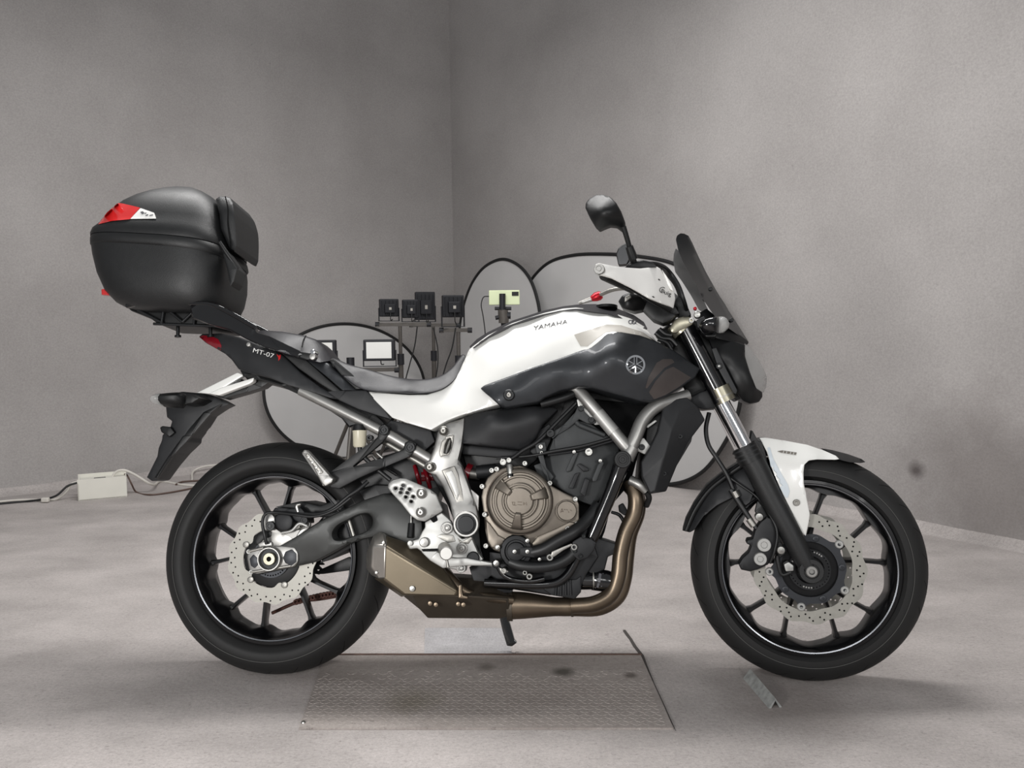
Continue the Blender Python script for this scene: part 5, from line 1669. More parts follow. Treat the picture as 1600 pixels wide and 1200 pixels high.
# silver pivot plate
piv = hs('pivot_plate', [(700, 661), (718, 656), (725.5, 653), (725, 668), (721, 698), (716, 718), (722, 730), (734, 764), (744, 792), (748, 812), (747, 826), (740, 836), (728, 840), (716, 837), (709, 827), (708, 812), (703, 786), (692, 760), (680, 743), (670, 739), (662, 732), (664, 724), (671, 718), (678, 700), (684, 676), (690, 667)],
         [(700, 662, -0.135), (724, 656, -0.13), (695, 700, -0.145), (715, 715, -0.145), (670, 730, -0.14), (710, 750, -0.155), (725, 800, -0.165), (728, 825, -0.168), (695, 755, -0.145), (738, 780, -0.155)], ('t', 0.03), 'alloy', BK, grid=8, rnd=3, holes=[[(693, 708), (695, 695), (699, 686), (704, 684), (706, 690), (704, 702), (699, 709)]])
hs('pivot_recess', [(690, 735), (702, 730), (710, 728), (716, 740), (722, 765), (725, 783), (714, 788), (706, 770), (696, 748)], -0.160, ('t', 0.012), 'alloy_dull', piv, rnd=3)
hs('pivot_rib', [(695, 738), (706, 734), (712, 745), (718, 772), (714, 782), (708, 768)], -0.162, ('t', 0.012), 'alloy_bright', piv, rnd=2)
hs('pivot_window', [(686, 706), (690, 690), (697, 681), (709, 679), (706, 698), (702, 710), (688, 714)], -0.1485, ('t', 0.003), 'alloy_dull', piv, rnd=1, holes=[[(693, 708), (695, 695), (699, 686), (704, 684), (706, 690), (704, 702), (699, 709)]])
hs('pivot_window_back', [(690, 712), (690, 690), (700, 680), (710, 682), (704, 712)], -0.11, ('t', 0.004), 'black_plastic', piv, rnd=0)
tube('pivot_window_rod', [(697, 708, -0.115, 0.006), (703, 686, -0.115, 0.006)], 'alloy', piv)
for x, y in ((692.5, 673), (671, 730)):
    poly_cyl('pivot_bolt', x, y, [(0.0125, -0.14), (0.0125, -0.153), (0.011, -0.1545), (0.009, -0.152), (0.0085, -0.160), (0.006, -0.163), (0.003, -0.163), (0.0001, -0.160)], 'alloy_dull', piv, seg=24)
poly_cyl('pivot_cap', 728, 819, [(0.0325, -0.16), (0.0325, -0.178), (0.031, -0.180), (0.027, -0.180), (0.0262, -0.172), (0.020, -0.172), (0.0195, -0.177), (0.018, -0.178), (0.0001, -0.178)], 'alloy', piv, seg=40)
poly_cyl('pivot_cap_plug', 728, 819, [(0.0262, -0.17), (0.0262, -0.1755), (0.021, -0.176), (0.020, -0.1795), (0.0001, -0.1795)], 'bolt_black', piv, seg=40)
hs('pivot_wing', [(735, 764), (748, 775), (747, 800), (744, 795)], -0.13, ('t', 0.01), 'white_plastic', piv, rnd=1)

# heel guard and foot-peg bracket
foot = hs('footrest_bracket', [(664, 816), (690, 801), (698, 808), (705, 815), (711, 832), (722, 842), (737, 838), (746, 862), (755, 874), (744, 879), (730, 878), (728, 892), (720, 896), (712, 890), (694, 887), (676, 878), (664, 866), (652, 857), (640, 858), (636, 851), (640, 846), (654, 842), (660, 830), (664, 824)],
          -0.158, ('t', 0.02), 'alloy_bright', BK, rnd=2)
heel = hs('heel_guard', [(606, 762), (607, 756), (613, 751), (625, 747.5), (634, 748), (672, 765), (682, 773), (688, 788), (692, 797), (690, 800), (663, 815), (652, 813), (642, 806), (628, 788), (610, 768)],
          [(610, 760, -0.165), (650, 775, -0.172), (680, 780, -0.168), (650, 808, -0.176), (690, 797, -0.16), (630, 750, -0.166)], ('t', 0.008), 'alloy_bright', BK, grid=8, rnd=2.5,
          holes=[[(x + 2.6 * math.cos(a), y + 2.2 * math.sin(a)) for a in (2 * PI * k / 9 for k in range(9))] for x, y in ((618, 763), (630, 758.5), (627.5, 764), (640, 764.5), (626, 769.5), (636.5, 770), (645.5, 776), (634, 776.5), (642.5, 783.5))])
for x, y in ((658, 771), (657, 800.5)):
    poly_cyl('heel_bolt', x, y, [(0.0135, -0.17), (0.0135, -0.178), (0.012, -0.1795), (0.0095, -0.178), (0.009, -0.184), (0.006, -0.187), (0.003, -0.187), (0.0001, -0.184)], 'alloy', heel, seg=24)
for x, y, r in ((698, 825, 0.0155), (721.5, 857, 0.0145), (720, 888, 0.0115)):
    poly_cyl('bracket_bolt', x, y, [(r, -0.16), (r, -0.166), (r * 0.9, -0.167), (r * 0.78, -0.167), (r * 0.74, -0.164), (r * 0.62, -0.164), (r * 0.55, -0.172), (r * 0.3, -0.173), (r * 0.22, -0.169), (0.0001, -0.169)], 'alloy', foot, seg=28)
knob('bracket_pin', 662.5, 847.5, -0.168, 0.0125, 'alloy', foot, h=0.014, socket=False)
knob('bracket_pin', 640.5, 849, -0.166, 0.007, 'alloy_bright', foot, h=0.012, socket=False)
hs('bracket_slot', [(671, 810), (681, 805), (684, 813), (677, 817)], -0.162, ('t', 0.01), 'black_void', foot, rnd=0.5)
hs('bracket_slot', [(658, 858), (686, 857), (686, 861), (660, 861)], -0.1615, ('t', 0.01), 'black_void', foot, rnd=0.5)
hs('bracket_relief', [(682, 838), (690, 834), (708, 836), (712, 846), (700, 848), (690, 843)], -0.1615, ('t', 0.006), 'alloy_dull', foot, rnd=1)
hs('bracket_relief', [(714, 840), (722, 846), (736, 838), (738, 842), (732, 850), (718, 848)], -0.1605, ('t', 0.006), 'alloy_dull', foot, rnd=1)
poly_cyl('bracket_grommet', 739, 872, [(0.0165, -0.15), (0.0165, -0.164), (0.014, -0.166), (0.0001, -0.166)], 'bolt_black', foot, seg=24)
pedal = hs('brake_pedal', [(658, 862), (684, 862), (694, 870), (712, 872), (728, 871.5), (750, 876), (776, 880), (776, 885), (750, 884), (728, 884), (706, 886), (692, 888), (672, 876)], -0.178, ('t', 0.016), 'alloy_bright', BK, rnd=2)
knob('pedal_tip', 775, 880, -0.182, 0.0075, 'bolt_steel', pedal, h=0.02, socket=False)
poly_cyl('pedal_tip_rubber', 775, 881, [(0.011, -0.16), (0.011, -0.178), (0.009, -0.18), (0.0001, -0.18)], 'bolt_black', pedal, seg=20)
peg = tube('footpeg', [(694, 857, -0.165, 0.0165), (695, 858, -0.18, 0.0165), (696, 861, -0.215, 0.016), (697, 864, -0.25, 0.0155)], 'alloy_dull', BK, seg=20)
lathe_p = P(697, 864, -0.252)
poly_cyl('peg_cap', 697, 865, [(0.0165, -0.248), (0.0165, -0.256), (0.014, -0.258), (0.0001, -0.258)], 'alloy', peg, seg=24)
tube('peg_feeler', [(697, 866, -0.245, 0.0035), (699, 880, -0.245, 0.0035), (700, 886, -0.245, 0.0045)], 'alloy_dull', peg)
tube('master_cylinder', [(643, 818, -0.13, 0.009), (641, 840, -0.14, 0.009)], 'black_plastic', BK)
tube('master_rod', [(643, 800, -0.13, 0.004), (642, 822, -0.135, 0.004)], 'bolt_steel', BK)

# passenger peg bracket
pb = hs('passenger_bracket', [(508, 750), (513, 740), (590, 683), (592, 668), (600, 662), (609, 667), (609, 678), (600, 688), (560, 722), (552, 729), (600, 715), (630, 702), (632, 692), (641, 687.5), (650, 692), (651, 704), (642, 712), (600, 730), (560, 748), (530, 764), (516, 762)], -0.132, ('t', 0.02), 'black_plastic', BK, rnd=2)
for x, y in ((600, 672), (641, 699)):
    poly_cyl('bracket_bolt', x, y, [(0.0135, -0.13), (0.0135, -0.142), (0.012, -0.1435), (0.0095, -0.1435), (0.009, -0.139), (0.006, -0.139), (0.0055, -0.143), (0.0025, -0.143), (0.002, -0.14), (0.0001, -0.14)], 'bolt_black', pb, seg=24)
pp = hs('passenger_peg', [(471.5, 708), (476, 702.5), (480, 705), (515, 744), (521, 748), (519, 754), (508, 760), (503, 756), (497, 745)], -0.165, ('t', 0.028), 'alloy', BK, rnd=2)
hs('peg_pad', [(477, 711), (481, 708), (505, 738), (500, 741)], -0.168, ('t', 0.006), 'alloy_dull', pp, rnd=1)
for x, y in ((482, 714), (488, 722), (494, 730), (499, 737)):
    knob('peg_stud', x, y, -0.170, 0.004, 'alloy_bright', pp, socket=False)
tube('peg_spring', [(505, 758, -0.14, 0.005), (516, 748, -0.14, 0.007), (519, 745, -0.14, 0.005)], 'alloy_dull', pp)
# brake fluid reservoir
rs = tube('fluid_reservoir', [(562, 673, -0.115, 0.0195), (562, 676, -0.115, 0.0185), (562, 696, -0.115, 0.0175), (562, 699, -0.115, 0.014)], 'reservoir', BK, straight=True, seg=24)
tube('reservoir_cap', [(561, 664, -0.115, 0.016), (561, 673, -0.115, 0.018)], 'black_plastic', rs, straight=True, seg=24)
knob('reservoir_bolt', 577, 684, -0.118, 0.0085, 'bolt_black', rs, h=0.02)
tube('reservoir_hose', [(562, 698, -0.115, 0.006), (564, 708, -0.115, 0.006), (580, 725, -0.11, 0.006), (610, 750, -0.11, 0.006)], 'hose_black', BK)
for (x0, y0, x1, y1, m_) in ((588, 707, 598, 716, 'alloy'), (582, 712, 592, 722, 'alloy'), (600, 730, 620, 742, 'black_plastic')):
    tube('subframe_bracket', [(x0, y0, -0.07, 0.004), (x1, y1, -0.07, 0.004)], m_, BK)
hs('wheel_guard', [(545, 742), (575, 722), (600, 712), (640, 700), (665, 720), (690, 760), (680, 790), (640, 770), (610, 762), (580, 760), (560, 765)], -0.045, 0.05, 'black_plastic', BK, rnd=2)

# ------------------------------------------------------------------ radiator and its cover
hs('radiator', [(1012, 660), (1050, 630), (1090, 640), (1080, 690), (1050, 740), (1035, 765), (1015, 768), (1003, 748)], -0.10, 0.14, 'black_plastic', BK, rnd=1)
rc = facets('radiator_cover', [(1034, 648, -0.145), (1037, 633, -0.135), (1056, 623, -0.13), (1074, 621, -0.125), (1090, 634, -0.115), (1102, 656, -0.105), (1076, 690, -0.115), (1060, 722, -0.12), (1046, 756, -0.125), (1041, 768, -0.125), (1016, 772, -0.145),
                               (1003, 745, -0.15), (1002, 722, -0.15), (1013, 704, -0.148), (1027, 675, -0.146), (1060, 645, -0.142), (1049, 672, -0.158), (1037, 715, -0.168), (1022, 768, -0.158)],
            [(0, 1, 2, 15, 16), (2, 3, 4, 15), (4, 5, 6, 16, 15), (6, 7, 17, 16), (7, 8, 9, 18, 17), (9, 10, 18), (10, 11, 17, 18), (11, 12, 13, 17), (13, 14, 16, 17), (14, 0, 16)], 'matte_dark', BK, thick=0.03, bev=0.004)
for x, y, yy in ((1063, 682, -0.139), (1038, 740, -0.15)):
    knob('cover_bolt', x, y, yy, 0.006, 'bolt_black', rc, h=0.01)
hs('radiator_bracket', [(1000, 686), (1006, 684), (1016, 697), (1008, 710), (992, 703)], -0.13, ('t', 0.008), 'alloy_bright', BK, rnd=1)
rbk = BK.children[-1]
knob('bracket_bolt', 1003, 698.5, -0.135, 0.008, 'bolt_black', rbk)
hs('radiator_bracket', [(1009, 666), (1024, 656), (1027, 658), (1012, 669)], -0.12, ('t', 0.006), 'alloy_bright', BK, rnd=0.5)
tube('radiator_neck', [(985, 750, -0.10, 0.013), (1000, 758, -0.11, 0.012), (1010, 768, -0.11, 0.010)], 'alloy', BK, seg=16)
tube('radiator_hose', [(1010, 768, -0.11, 0.008), (1014, 778, -0.10, 0.008), (1010, 790, -0.08, 0.008)], 'hose_black', BK)

# ------------------------------------------------------------------ side stand (on the far side)
ss = hs('side_stand', [(779, 958), (790, 958), (797, 975), (804, 1000), (808, 1004), (800, 1010), (792, 1009), (785, 985)], 0.155, ('t', 0.014), 'black_gloss', BK, rnd=1)

# ------------------------------------------------------------------ front end (steered)
FY = -0.100
# sliders, chrome stanchions, upper tubes; the far leg is the mirror image
fork = tube('fork_slider', [(1172, 715, FY, 0.0305), (1180, 728, FY, 0.0305), (1200, 768, FY, 0.0295), (1235, 833, FY, 0.0275), (1255, 872, FY, 0.0245), (1264, 888, FY, 0.0225)], 'black_textured', BK, FF, 24, mirror=True)
tube('fork_collar', [(1162, 697, FY, 0.0325), (1175, 721, FY, 0.0335)], 'black_plastic', fork, FF, 24, straight=True)
for k in range(3):
    t = k / 3
    tube('collar_ring', [(1163 + 11 * t, 700 + 19 * t, FY, 0.0343), (1164.2 + 11 * t, 702.5 + 19 * t, FY, 0.0343)], 'matte_dark', fork, FF, 24, straight=True)
poly_cyl('axle_clamp', 1267.5, 892, [(0.030, -0.075), (0.031, -0.118), (0.029, -0.121), (0.019, -0.121), (0.018, -0.118), (0.014, -0.118), (0.0138, -0.122), (0.012, -0.124), (0.0065, -0.124), (0.006, -0.112), (0.0001, -0.112)], 'black_textured', fork, FF, seg=40)
poly_cyl('axle_end', 1267.5, 892.5, [(0.0142, -0.118), (0.0142, -0.1235), (0.0125, -0.125), (0.0072, -0.125), (0.0065, -0.112), (0.0001, -0.112)], 'alloy', fork, FF, seg=28)
tube('fork_stanchion', [(1122, 618, FY, 0.0208), (1170, 710, FY, 0.0208)], 'chrome', BK, FF, 28, mirror=True)
tube('fork_upper_tube', [(1070, 512, FY, 0.0255), (1129, 626, FY, 0.0255)], 'black_gloss', BK, FF, 24, mirror=True)
up = BK.children[-1]
tube('fork_clamp', [(1123, 606, FY, 0.0285), (1134, 628, FY, 0.0285)], 'gold_dull', BK, FF, 28, straight=True)
ck = BK.children[-1]
tube('clamp_band', [(1129.4, 619, FY, 0.0289), (1130.4, 621, FY, 0.0289)], 'alloy_dull', ck, FF, 28, straight=True)
hs('fork_yoke', [(1075, 622), (1095, 612), (1115, 606), (1130, 625), (1118, 638), (1098, 640), (1080, 636)], -0.085, 0.085, 'engine_black', BK, FF, rnd=3)
tube('fork_yoke', [(1056, 505, FY, 0.0295), (1068, 519, FY, 0.0295)], 'gold_dull', BK, FF, 28, straight=True)
uy = BK.children[-1]
hs('yoke_arm', [(1046, 512), (1054, 499), (1064, 495.5), (1080, 495), (1085, 500), (1083, 507), (1070, 514), (1056, 521), (1048, 520)], -0.131, -0.03, 'gold_dull', uy, FF, rnd=3, fil=4)
knob('yoke_bolt', 1080.5, 500.5, -0.135, 0.0072, 'alloy', uy, FF, h=0.01)
knob('cap_bolt', 1089.5, 491.5, -0.112, 0.009, 'bolt_steel', uy, FF, h=0.02, socket=False)
hs('headlight_bucket', [(1084, 500), (1110, 512), (1125, 528), (1150, 575), (1165, 620), (1150, 626), (1128, 610), (1108, 570), (1092, 535)], -0.06, 0.06, 'black_plastic', BK, FF, rnd=2)
hs('headstock', [(1028, 520), (1045, 505), (1062, 520), (1085, 560), (1105, 605), (1095, 625), (1075, 618), (1050, 570), (1035, 548)], -0.06, 0.06, 'black_plastic', BK, FF, rnd=3)
loom = hs('wiring_loom', [(1022, 522), (1030, 512), (1040, 514), (1048, 520), (1056, 534), (1052, 546), (1040, 542), (1034, 534)], -0.10, ('t', 0.06), 'engine_black', BK, FF, rnd=4, fil=4)
for pts in ([(1024, 520), (1034, 528), (1048, 530), (1058, 540)], [(1030, 514), (1040, 522), (1050, 524)], [(1028, 530), (1042, 536), (1050, 548)]):
    tube('loom_wire', [(x, y, -0.105, 0.006) for x, y in pts], 'hose_black', loom, FF)

# front fender
fn = hs('fender', [(1186.5, 684), (1196, 683.5), (1230, 689), (1262, 695), (1288, 704), (1306, 712), (1311.5, 717.5), (1305, 718.5), (1277, 718), (1264, 719.5), (1257, 726), (1255.5, 738), (1256, 755), (1260, 776), (1265.5, 803), (1264, 815), (1259, 838), (1252, 831), (1240, 806), (1222, 770), (1207, 735), (1198, 706)],
        [(1187, 684, -0.07), (1230, 689, -0.055), (1288, 704, -0.045), (1311, 718, -0.065), (1230, 712, -0.088), (1275, 714, -0.08), (1255, 740, -0.095), (1240, 760, -0.102), (1260, 790, -0.10), (1258, 835, -0.098), (1235, 795, -0.105), (1205, 720, -0.095), (1210, 695, -0.078)], ('t', 0.006), 'white_paint', BK, FF, grid=8, rnd=1.5)
hs('fender', [(1186.5, 684), (1196, 683.5), (1230, 689), (1262, 695), (1288, 704), (1306, 712), (1311.5, 717.5), (1277, 719), (1262, 722), (1240, 716), (1210, 716), (1196, 712)],
   [(1187, 684, -0.05), (1230, 689, -0.035), (1288, 704, -0.03), (1311, 718, -0.062), (1230, 712, -0.075), (1275, 719, -0.072), (1200, 712, -0.075)], 'mirror', 'black_plastic', BK, FF, grid=9, rnd=0)
FNT = bvh_of([fn])
decal('fender_edge', [(1199, 699), (1203, 699), (1208, 716), (1222, 742), (1231, 757), (1234, 768), (1231, 778), (1227, 777), (1216, 757), (1204, 728)], 'pale_blue', fn, FNT, grid=5, off=0.002)
decal('badge_plate', [(1214.5, 705), (1222, 703.6), (1245, 707), (1243.5, 710.8), (1221, 707.4)], 'badge_grey', fn, FNT, grid=4, fil=0.3, off=0.0015)
for x in (1224, 1229, 1235, 1240):
    patch('badge_line', triangulate(strip((x + 0.6, 704.4 + (x - 1222) * 0.14), (x - 0.4, 707.6 + (x - 1222) * 0.14), 0.7)), 'decal_white', fn, FNT, off=0.0028)
knob('fender_bolt', 1244.5, 785.5, -0.109, 0.0085, 'alloy_dull', fn, FF, h=0.01)
hs('fender_tip', [(1284, 700.5), (1300, 703), (1325, 709.5), (1346, 717), (1352.5, 722), (1345, 723.6), (1328, 722.5), (1311, 718), (1305, 711)], [(1284, 701, -0.02), (1325, 710, -0.01), (1352, 722, 0), (1312, 718, -0.06), (1335, 722, -0.045)], 'mirror', 'black_plastic', BK, FF, grid=6, rnd=1)
hug = hs('fender_flap', [(1066, 829), (1071, 811), (1084, 786), (1104, 758), (1128, 738), (1152, 724), (1166, 716), (1178, 728), (1186, 745), (1180, 765), (1172, 785), (1165, 790), (1148, 776), (1120, 790), (1100, 806), (1085, 828), (1078, 832)],
         [(1066, 829, -0.04), (1084, 786, -0.035), (1128, 738, -0.03), (1166, 716, -0.05), (1084, 828, -0.068), (1110, 795, -0.072), (1150, 772, -0.075), (1120, 765, -0.066), (1150, 745, -0.07), (1180, 750, -0.078)], 'mirror', 'matte_dark', BK, FF, grid=7, rnd=2)
tube('fender_ridge', [(1072, 829, -0.058, 0.006), (1086, 797, -0.058, 0.007), (1108, 766, -0.058, 0.007), (1135, 744, -0.06, 0.007), (1158, 728, -0.066, 0.007)], 'black_plastic', hug, FF)
hs('fork_guard', [(1164, 674), (1168, 684), (1170, 694), (1173, 672), (1176, 673), (1184, 688), (1190, 690), (1196, 706), (1200, 724), (1198, 730), (1182, 715), (1172, 702), (1166, 690)], -0.082, ('t', 0.03), 'black_plastic', BK, FF, rnd=1.5)

# front brake
cf = hs('brake_caliper', [(1154, 882), (1160, 872), (1170, 863), (1174, 853), (1166, 849), (1168, 843), (1176, 842), (1180, 828), (1188, 816), (1198, 806), (1210, 812), (1216, 830), (1216, 850), (1212, 866), (1200, 882), (1186, 889), (1172, 893), (1158, 890)],
        -0.108, -0.055, 'engine_black', BK, FF, rnd=3)
for x, y, r in ((1194, 851.5, 0.0175), (1188, 873.5, 0.0165)):
    poly_cyl('caliper_plug', x, y, [(r, -0.10), (r, -0.117), (r * 0.92, -0.119), (r * 0.5, -0.119), (r * 0.42, -0.116), (0.0001, -0.116)], 'alloy_bright', cf, FF, seg=28)
for x, y, r in ((1186.5, 808, 0.0105), (1220.5, 860, 0.0105)):
    knob('caliper_bolt', x, y, -0.110, r, 'bolt_steel', cf, FF, h=0.03, socket=False)
hs('caliper_mount', [(1180, 800), (1184, 782), (1192, 790), (1200, 806), (1222, 848), (1228, 866), (1218, 872), (1206, 850), (1190, 818)], -0.098, -0.07, 'black_plastic', cf, FF, rnd=2)
tube('bleed_nipple', [(1197, 814, -0.10, 0.004), (1201, 824, -0.10, 0.004)], 'bolt_steel', cf, FF)
tube('banjo_pipe', [(1142, 765, -0.085, 0.008), (1158, 790, -0.09, 0.008), (1170, 808, -0.095, 0.007), (1182, 826, -0.10, 0.006)], 'hose_black', cf, FF)
tube('banjo_crimp', [(1147, 768, -0.087, 0.0095), (1152, 777, -0.088, 0.0095)], 'alloy_dull', cf, FF)
tube('banjo_crimp', [(1170, 811, -0.096, 0.009), (1178, 822, -0.098, 0.009)], 'alloy_dull', cf, FF)
tube('brake_hose', [(1108, 645, -0.05, 0.006), (1103, 670, -0.06, 0.006), (1107, 695, -0.07, 0.006), (1120, 716, -0.075, 0.006), (1135, 740, -0.08, 0.006), (1146, 765, -0.085, 0.006)], 'hose_black', BK, FF)
tube('sensor_wire', [(1138, 745, -0.08, 0.0035), (1160, 760, -0.085, 0.0035), (1182, 776, -0.09, 0.0035), (1200, 800, -0.108, 0.0035), (1214, 830, -0.115, 0.0035), (1210, 862, -0.118, 0.0035), (1203, 880, -0.11, 0.0035)], 'hose_black', BK, FF)
sn = hs('wheel_sensor', [(1225, 882), (1232, 878), (1240, 884), (1240, 892), (1228, 893)], -0.098, -0.07, 'alloy_bright', BK, FF, rnd=1)
tube('sensor_lead', [(1236, 894, -0.095, 0.005), (1222, 898, -0.095, 0.005), (1216, 880, -0.095, 0.006), (1214, 868, -0.095, 0.006)], 'hose_black', BK, FF)

# ------------------------------------------------------------------ headlight, screen, front signal
hl = hs('headlight_shell', [(1104, 522), (1122, 527), (1148, 533), (1164, 538.5), (1164, 556), (1171, 580), (1181, 606), (1191, 613), (1191.5, 620), (1186, 628), (1172, 631), (1160, 626), (1147, 610), (1132, 582), (1116, 552)],
        [(1104, 522, -0.07), (1164, 538, -0.06), (1130, 560, -0.10), (1160, 575, -0.098), (1175, 610, -0.085), (1190, 618, -0.04), (1160, 625, -0.07), (1130, 580, -0.085), (1166, 560, -0.075), (1186, 628, -0.04)], 'mirror', 'black_plastic', BK, FF, grid=7, rnd=2)
hs('headlight_lens', [(1163, 536), (1171, 542), (1184, 560), (1194, 578), (1198.5, 590), (1197.5, 604), (1193, 614), (1182, 607), (1172, 582), (1164, 557)],
   [(1163, 536, -0.02), (1184, 560, -0.005), (1198, 590, 0.0), (1193, 614, -0.01), (1182, 606, -0.078), (1171, 580, -0.082), (1164, 556, -0.068), (1184, 585, -0.05)], 'mirror', 'lens_clear', BK, FF, grid=6, rnd=0)
hs('headlight_stay', [(1112, 545), (1119, 543), (1134, 575), (1152, 610), (1150, 616), (1142, 612), (1124, 580)], -0.108, ('t', 0.01), 'matte_dark', BK, FF, rnd=1)
hst = BK.children[-1]
knob('stay_bolt', 1123.5, 572, -0.113, 0.0085, 'bolt_black', hst, FF, h=0.012)
knob('stay_bolt', 1123.5, 572, -0.115, 0.0035, 'alloy', hst, FF, h=0.012, socket=False)
cowl = hs('headlight_cowl', [(1092, 489), (1104, 482), (1116, 492), (1140, 512), (1160, 526), (1170, 534), (1168.5, 538), (1150, 536), (1125, 530), (1105, 524), (1090, 512)], [(1092, 490, -0.10), (1120, 500, -0.085), (1160, 526, -0.03), (1170, 535, 0.0), (1120, 525, -0.10), (1150, 534, -0.06), (1100, 515, -0.105)], 'mirror', 'black_plastic', BK, FF, grid=6, rnd=1)
hs('windscreen', [(1056, 374), (1058, 368), (1063, 364.5), (1069, 365), (1076, 368.5), (1082, 380), (1091, 400), (1103, 425), (1118, 452), (1135, 480), (1152, 506), (1169, 533), (1160, 528), (1140, 514), (1118, 496), (1100, 470), (1088, 447), (1076, 425), (1066, 407), (1060, 392)],
   [(1056, 374, -0.05), (1063, 364, -0.03), (1076, 368, -0.008), (1091, 400, 0.0), (1118, 452, 0), (1152, 506, 0), (1169, 533, 0), (1060, 392, -0.07), (1076, 425, -0.10), (1100, 470, -0.12), (1118, 496, -0.12), (1140, 514, -0.09), (1090, 425, -0.05)], ('t', 0.004), 'smoke_screen', BK, FF, grid=7, rnd=0)
scr = BK.children[-1]
hs('windscreen_wing', [(1056, 388), (1060, 392), (1066, 407), (1076, 425), (1088, 447), (1100, 470), (1107, 485), (1103, 490), (1092, 484), (1080, 462), (1066, 440), (1055, 425), (1052, 408), (1053, 396)], [(1056, 388, 0.04), (1052, 410, 0.09), (1066, 440, 0.11), (1092, 484, 0.12), (1066, 407, -0.04), (1088, 447, -0.06), (1105, 487, -0.02)], ('t', 0.004), 'smoke_light', BK, FF, grid=6, rnd=0)
for x, y in ((1110, 451), (1101, 468), (1143, 500)):
    knob('screen_screw', x, y, -0.09 if y < 490 else -0.06, 0.0055, 'bolt_black', scr, FF, h=0.012, socket=False)
ts = loft('turn_signal', [(1100, 524, 1118, 523, 0.008), (1093, 515, 1122, 521, 0.028), (1092, 508, 1123, 512, 0.034), (1096, 502, 1123, 504, 0.034), (1105, 498, 1123, 498, 0.026), (1112, 496, 1123, 495.5, 0.01)], 'black_gloss', BK, FF, 24, y0=-0.15)
tl = loft('signal_lens', [(1122, 520, 1131, 519.5, 0.012), (1122, 514, 1138, 513, 0.03), (1122, 507, 1140, 506, 0.034), (1122, 501, 1136, 499, 0.03), (1122, 495.5, 1132, 495.5, 0.012)], 'lens_clear', ts, FF, 24, y0=-0.15)
hs('signal_stem', [(1088, 500), (1100, 494), (1106, 505), (1100, 514), (1090, 512)], -0.15, -0.08, 'matte_dark', BK, FF, rnd=2)
hs('signal_boot', [(1094, 508), (1122, 516), (1118, 527), (1104, 527), (1096, 520)], -0.145, ('t', 0.05), 'black_plastic', BK, FF, rnd=2)

# ------------------------------------------------------------------ handlebar, guard, mirrors, controls
bar = tube('handlebar', [(936, 419, -0.40, 0.0095), (965, 437, -0.33, 0.0095), (1000, 452, -0.24, 0.0105), (1030, 468, -0.15, 0.011), (1052, 483, -0.07, 0.012), (1062, 488, -0.03, 0.012), (1068, 486, 0.03, 0.012), (1066, 478, 0.12, 0.011), (1050, 462, 0.24, 0.011), (1030, 450, 0.33, 0.0095)], 'black_plastic', BK, FF, 14)
tube('grip', [(945, 428, -0.385, 0.0165), (990, 449, -0.27, 0.0165)], 'rubber', bar, FF, 18)
gd = hs('hand_guard', [(929.5, 417), (931, 413), (936, 411), (945, 413), (970, 417.5), (1000, 419.5), (1015, 418), (1026, 416.5), (1032, 420), (1036, 428), (1046, 444), (1054, 459), (1055, 466), (1052, 481), (1046, 478), (1034, 474), (1014, 466), (985, 449), (955, 434), (936, 428.5), (931, 424)],
        [(935, 420, -0.425), (970, 418, -0.362), (970, 438, -0.388), (1000, 420, -0.305), (1000, 456, -0.348), (1026, 418, -0.25), (1024, 464, -0.31), (1050, 455, -0.22), (1052, 480, -0.235)], ('t', 0.012), 'white_plastic', BK, FF, grid=8, rnd=2.5)
GDT = bvh_of([gd])
poly_cyl('bar_end_bolt', 936, 420, [(0.0125, -0.41), (0.0125, -0.432), (0.0115, -0.434), (0.008, -0.434), (0.0075, -0.431), (0.005, -0.431), (0.0045, -0.435), (0.0001, -0.435)], 'alloy', gd, FF, seg=24)
ro = [(1035.5 + 5 * math.cos(a), 453 + 4.6 * math.sin(a)) for a in (math.radians(40 + 10 * k) for k in range(29))]
ri = [(1035.5 + 4 * math.cos(a), 453 + 3.7 * math.sin(a)) for a in (math.radians(40 + 10 * k) for k in range(29))]
patch('guard_logo', triangulate(ro + ri[::-1]), 'decal_black', gd, GDT, off=0.003)
lettering('guard_lettering', 'Puig', (1032.5, 457), (9.6, 3.6), (1.8, -9), 'decal_black', gd, GDT, off=0.003)
for x, y, r in ((1030, 437, 2.2), (1021, 464, 2.4)):
    decal('guard_slot', [(x - r, y - 1), (x, y - 1.5), (x + r, y + 1), (x, y + 1.3)], 'decal_black', gd, GDT, grid=2, fil=0)
hs('guard_frame', [(976, 418), (985, 412), (1005, 406), (1018, 409), (1026, 416), (1015, 419), (1000, 420)], -0.27, ('t', 0.02), 'black_plastic', BK, FF, rnd=2)
hs('guard_flare', [(1034, 421), (1042, 432), (1048, 444), (1052, 455), (1047, 452), (1040, 438)], -0.232, ('t', 0.008), 'white_plastic', gd, FF, rnd=1)
hs('switch_housing', [(966, 471), (972, 462), (984, 457), (1000, 462), (1010, 472), (1004, 484), (990, 487), (972, 482)], [(966, 471, -0.20), (984, 458, -0.21), (1005, 480, -0.16), (985, 475, -0.22)], ('t', 0.05), 'black_plastic', BK, FF, grid=6, rnd=3)
hs('switch_button', [(976, 464), (984, 460), (987, 464), (980, 470), (976, 472)], -0.227, ('t', 0.01), 'alloy_dull', BK, FF, rnd=1)
hs('brake_reservoir', [(994, 470), (1008, 462), (1030, 478), (1045, 488), (1056, 492), (1050, 500), (1036, 506), (1020, 500), (1004, 484)], -0.15, ('t', 0.06), 'black_plastic', BK, FF, rnd=3)
br_ = BK.children[-1]
tube('brake_lever', [(1046, 484, -0.19, 0.007), (1020, 470, -0.25, 0.007), (985, 450, -0.31, 0.006), (958, 436, -0.35, 0.006)], 'black_plastic', BK, FF)
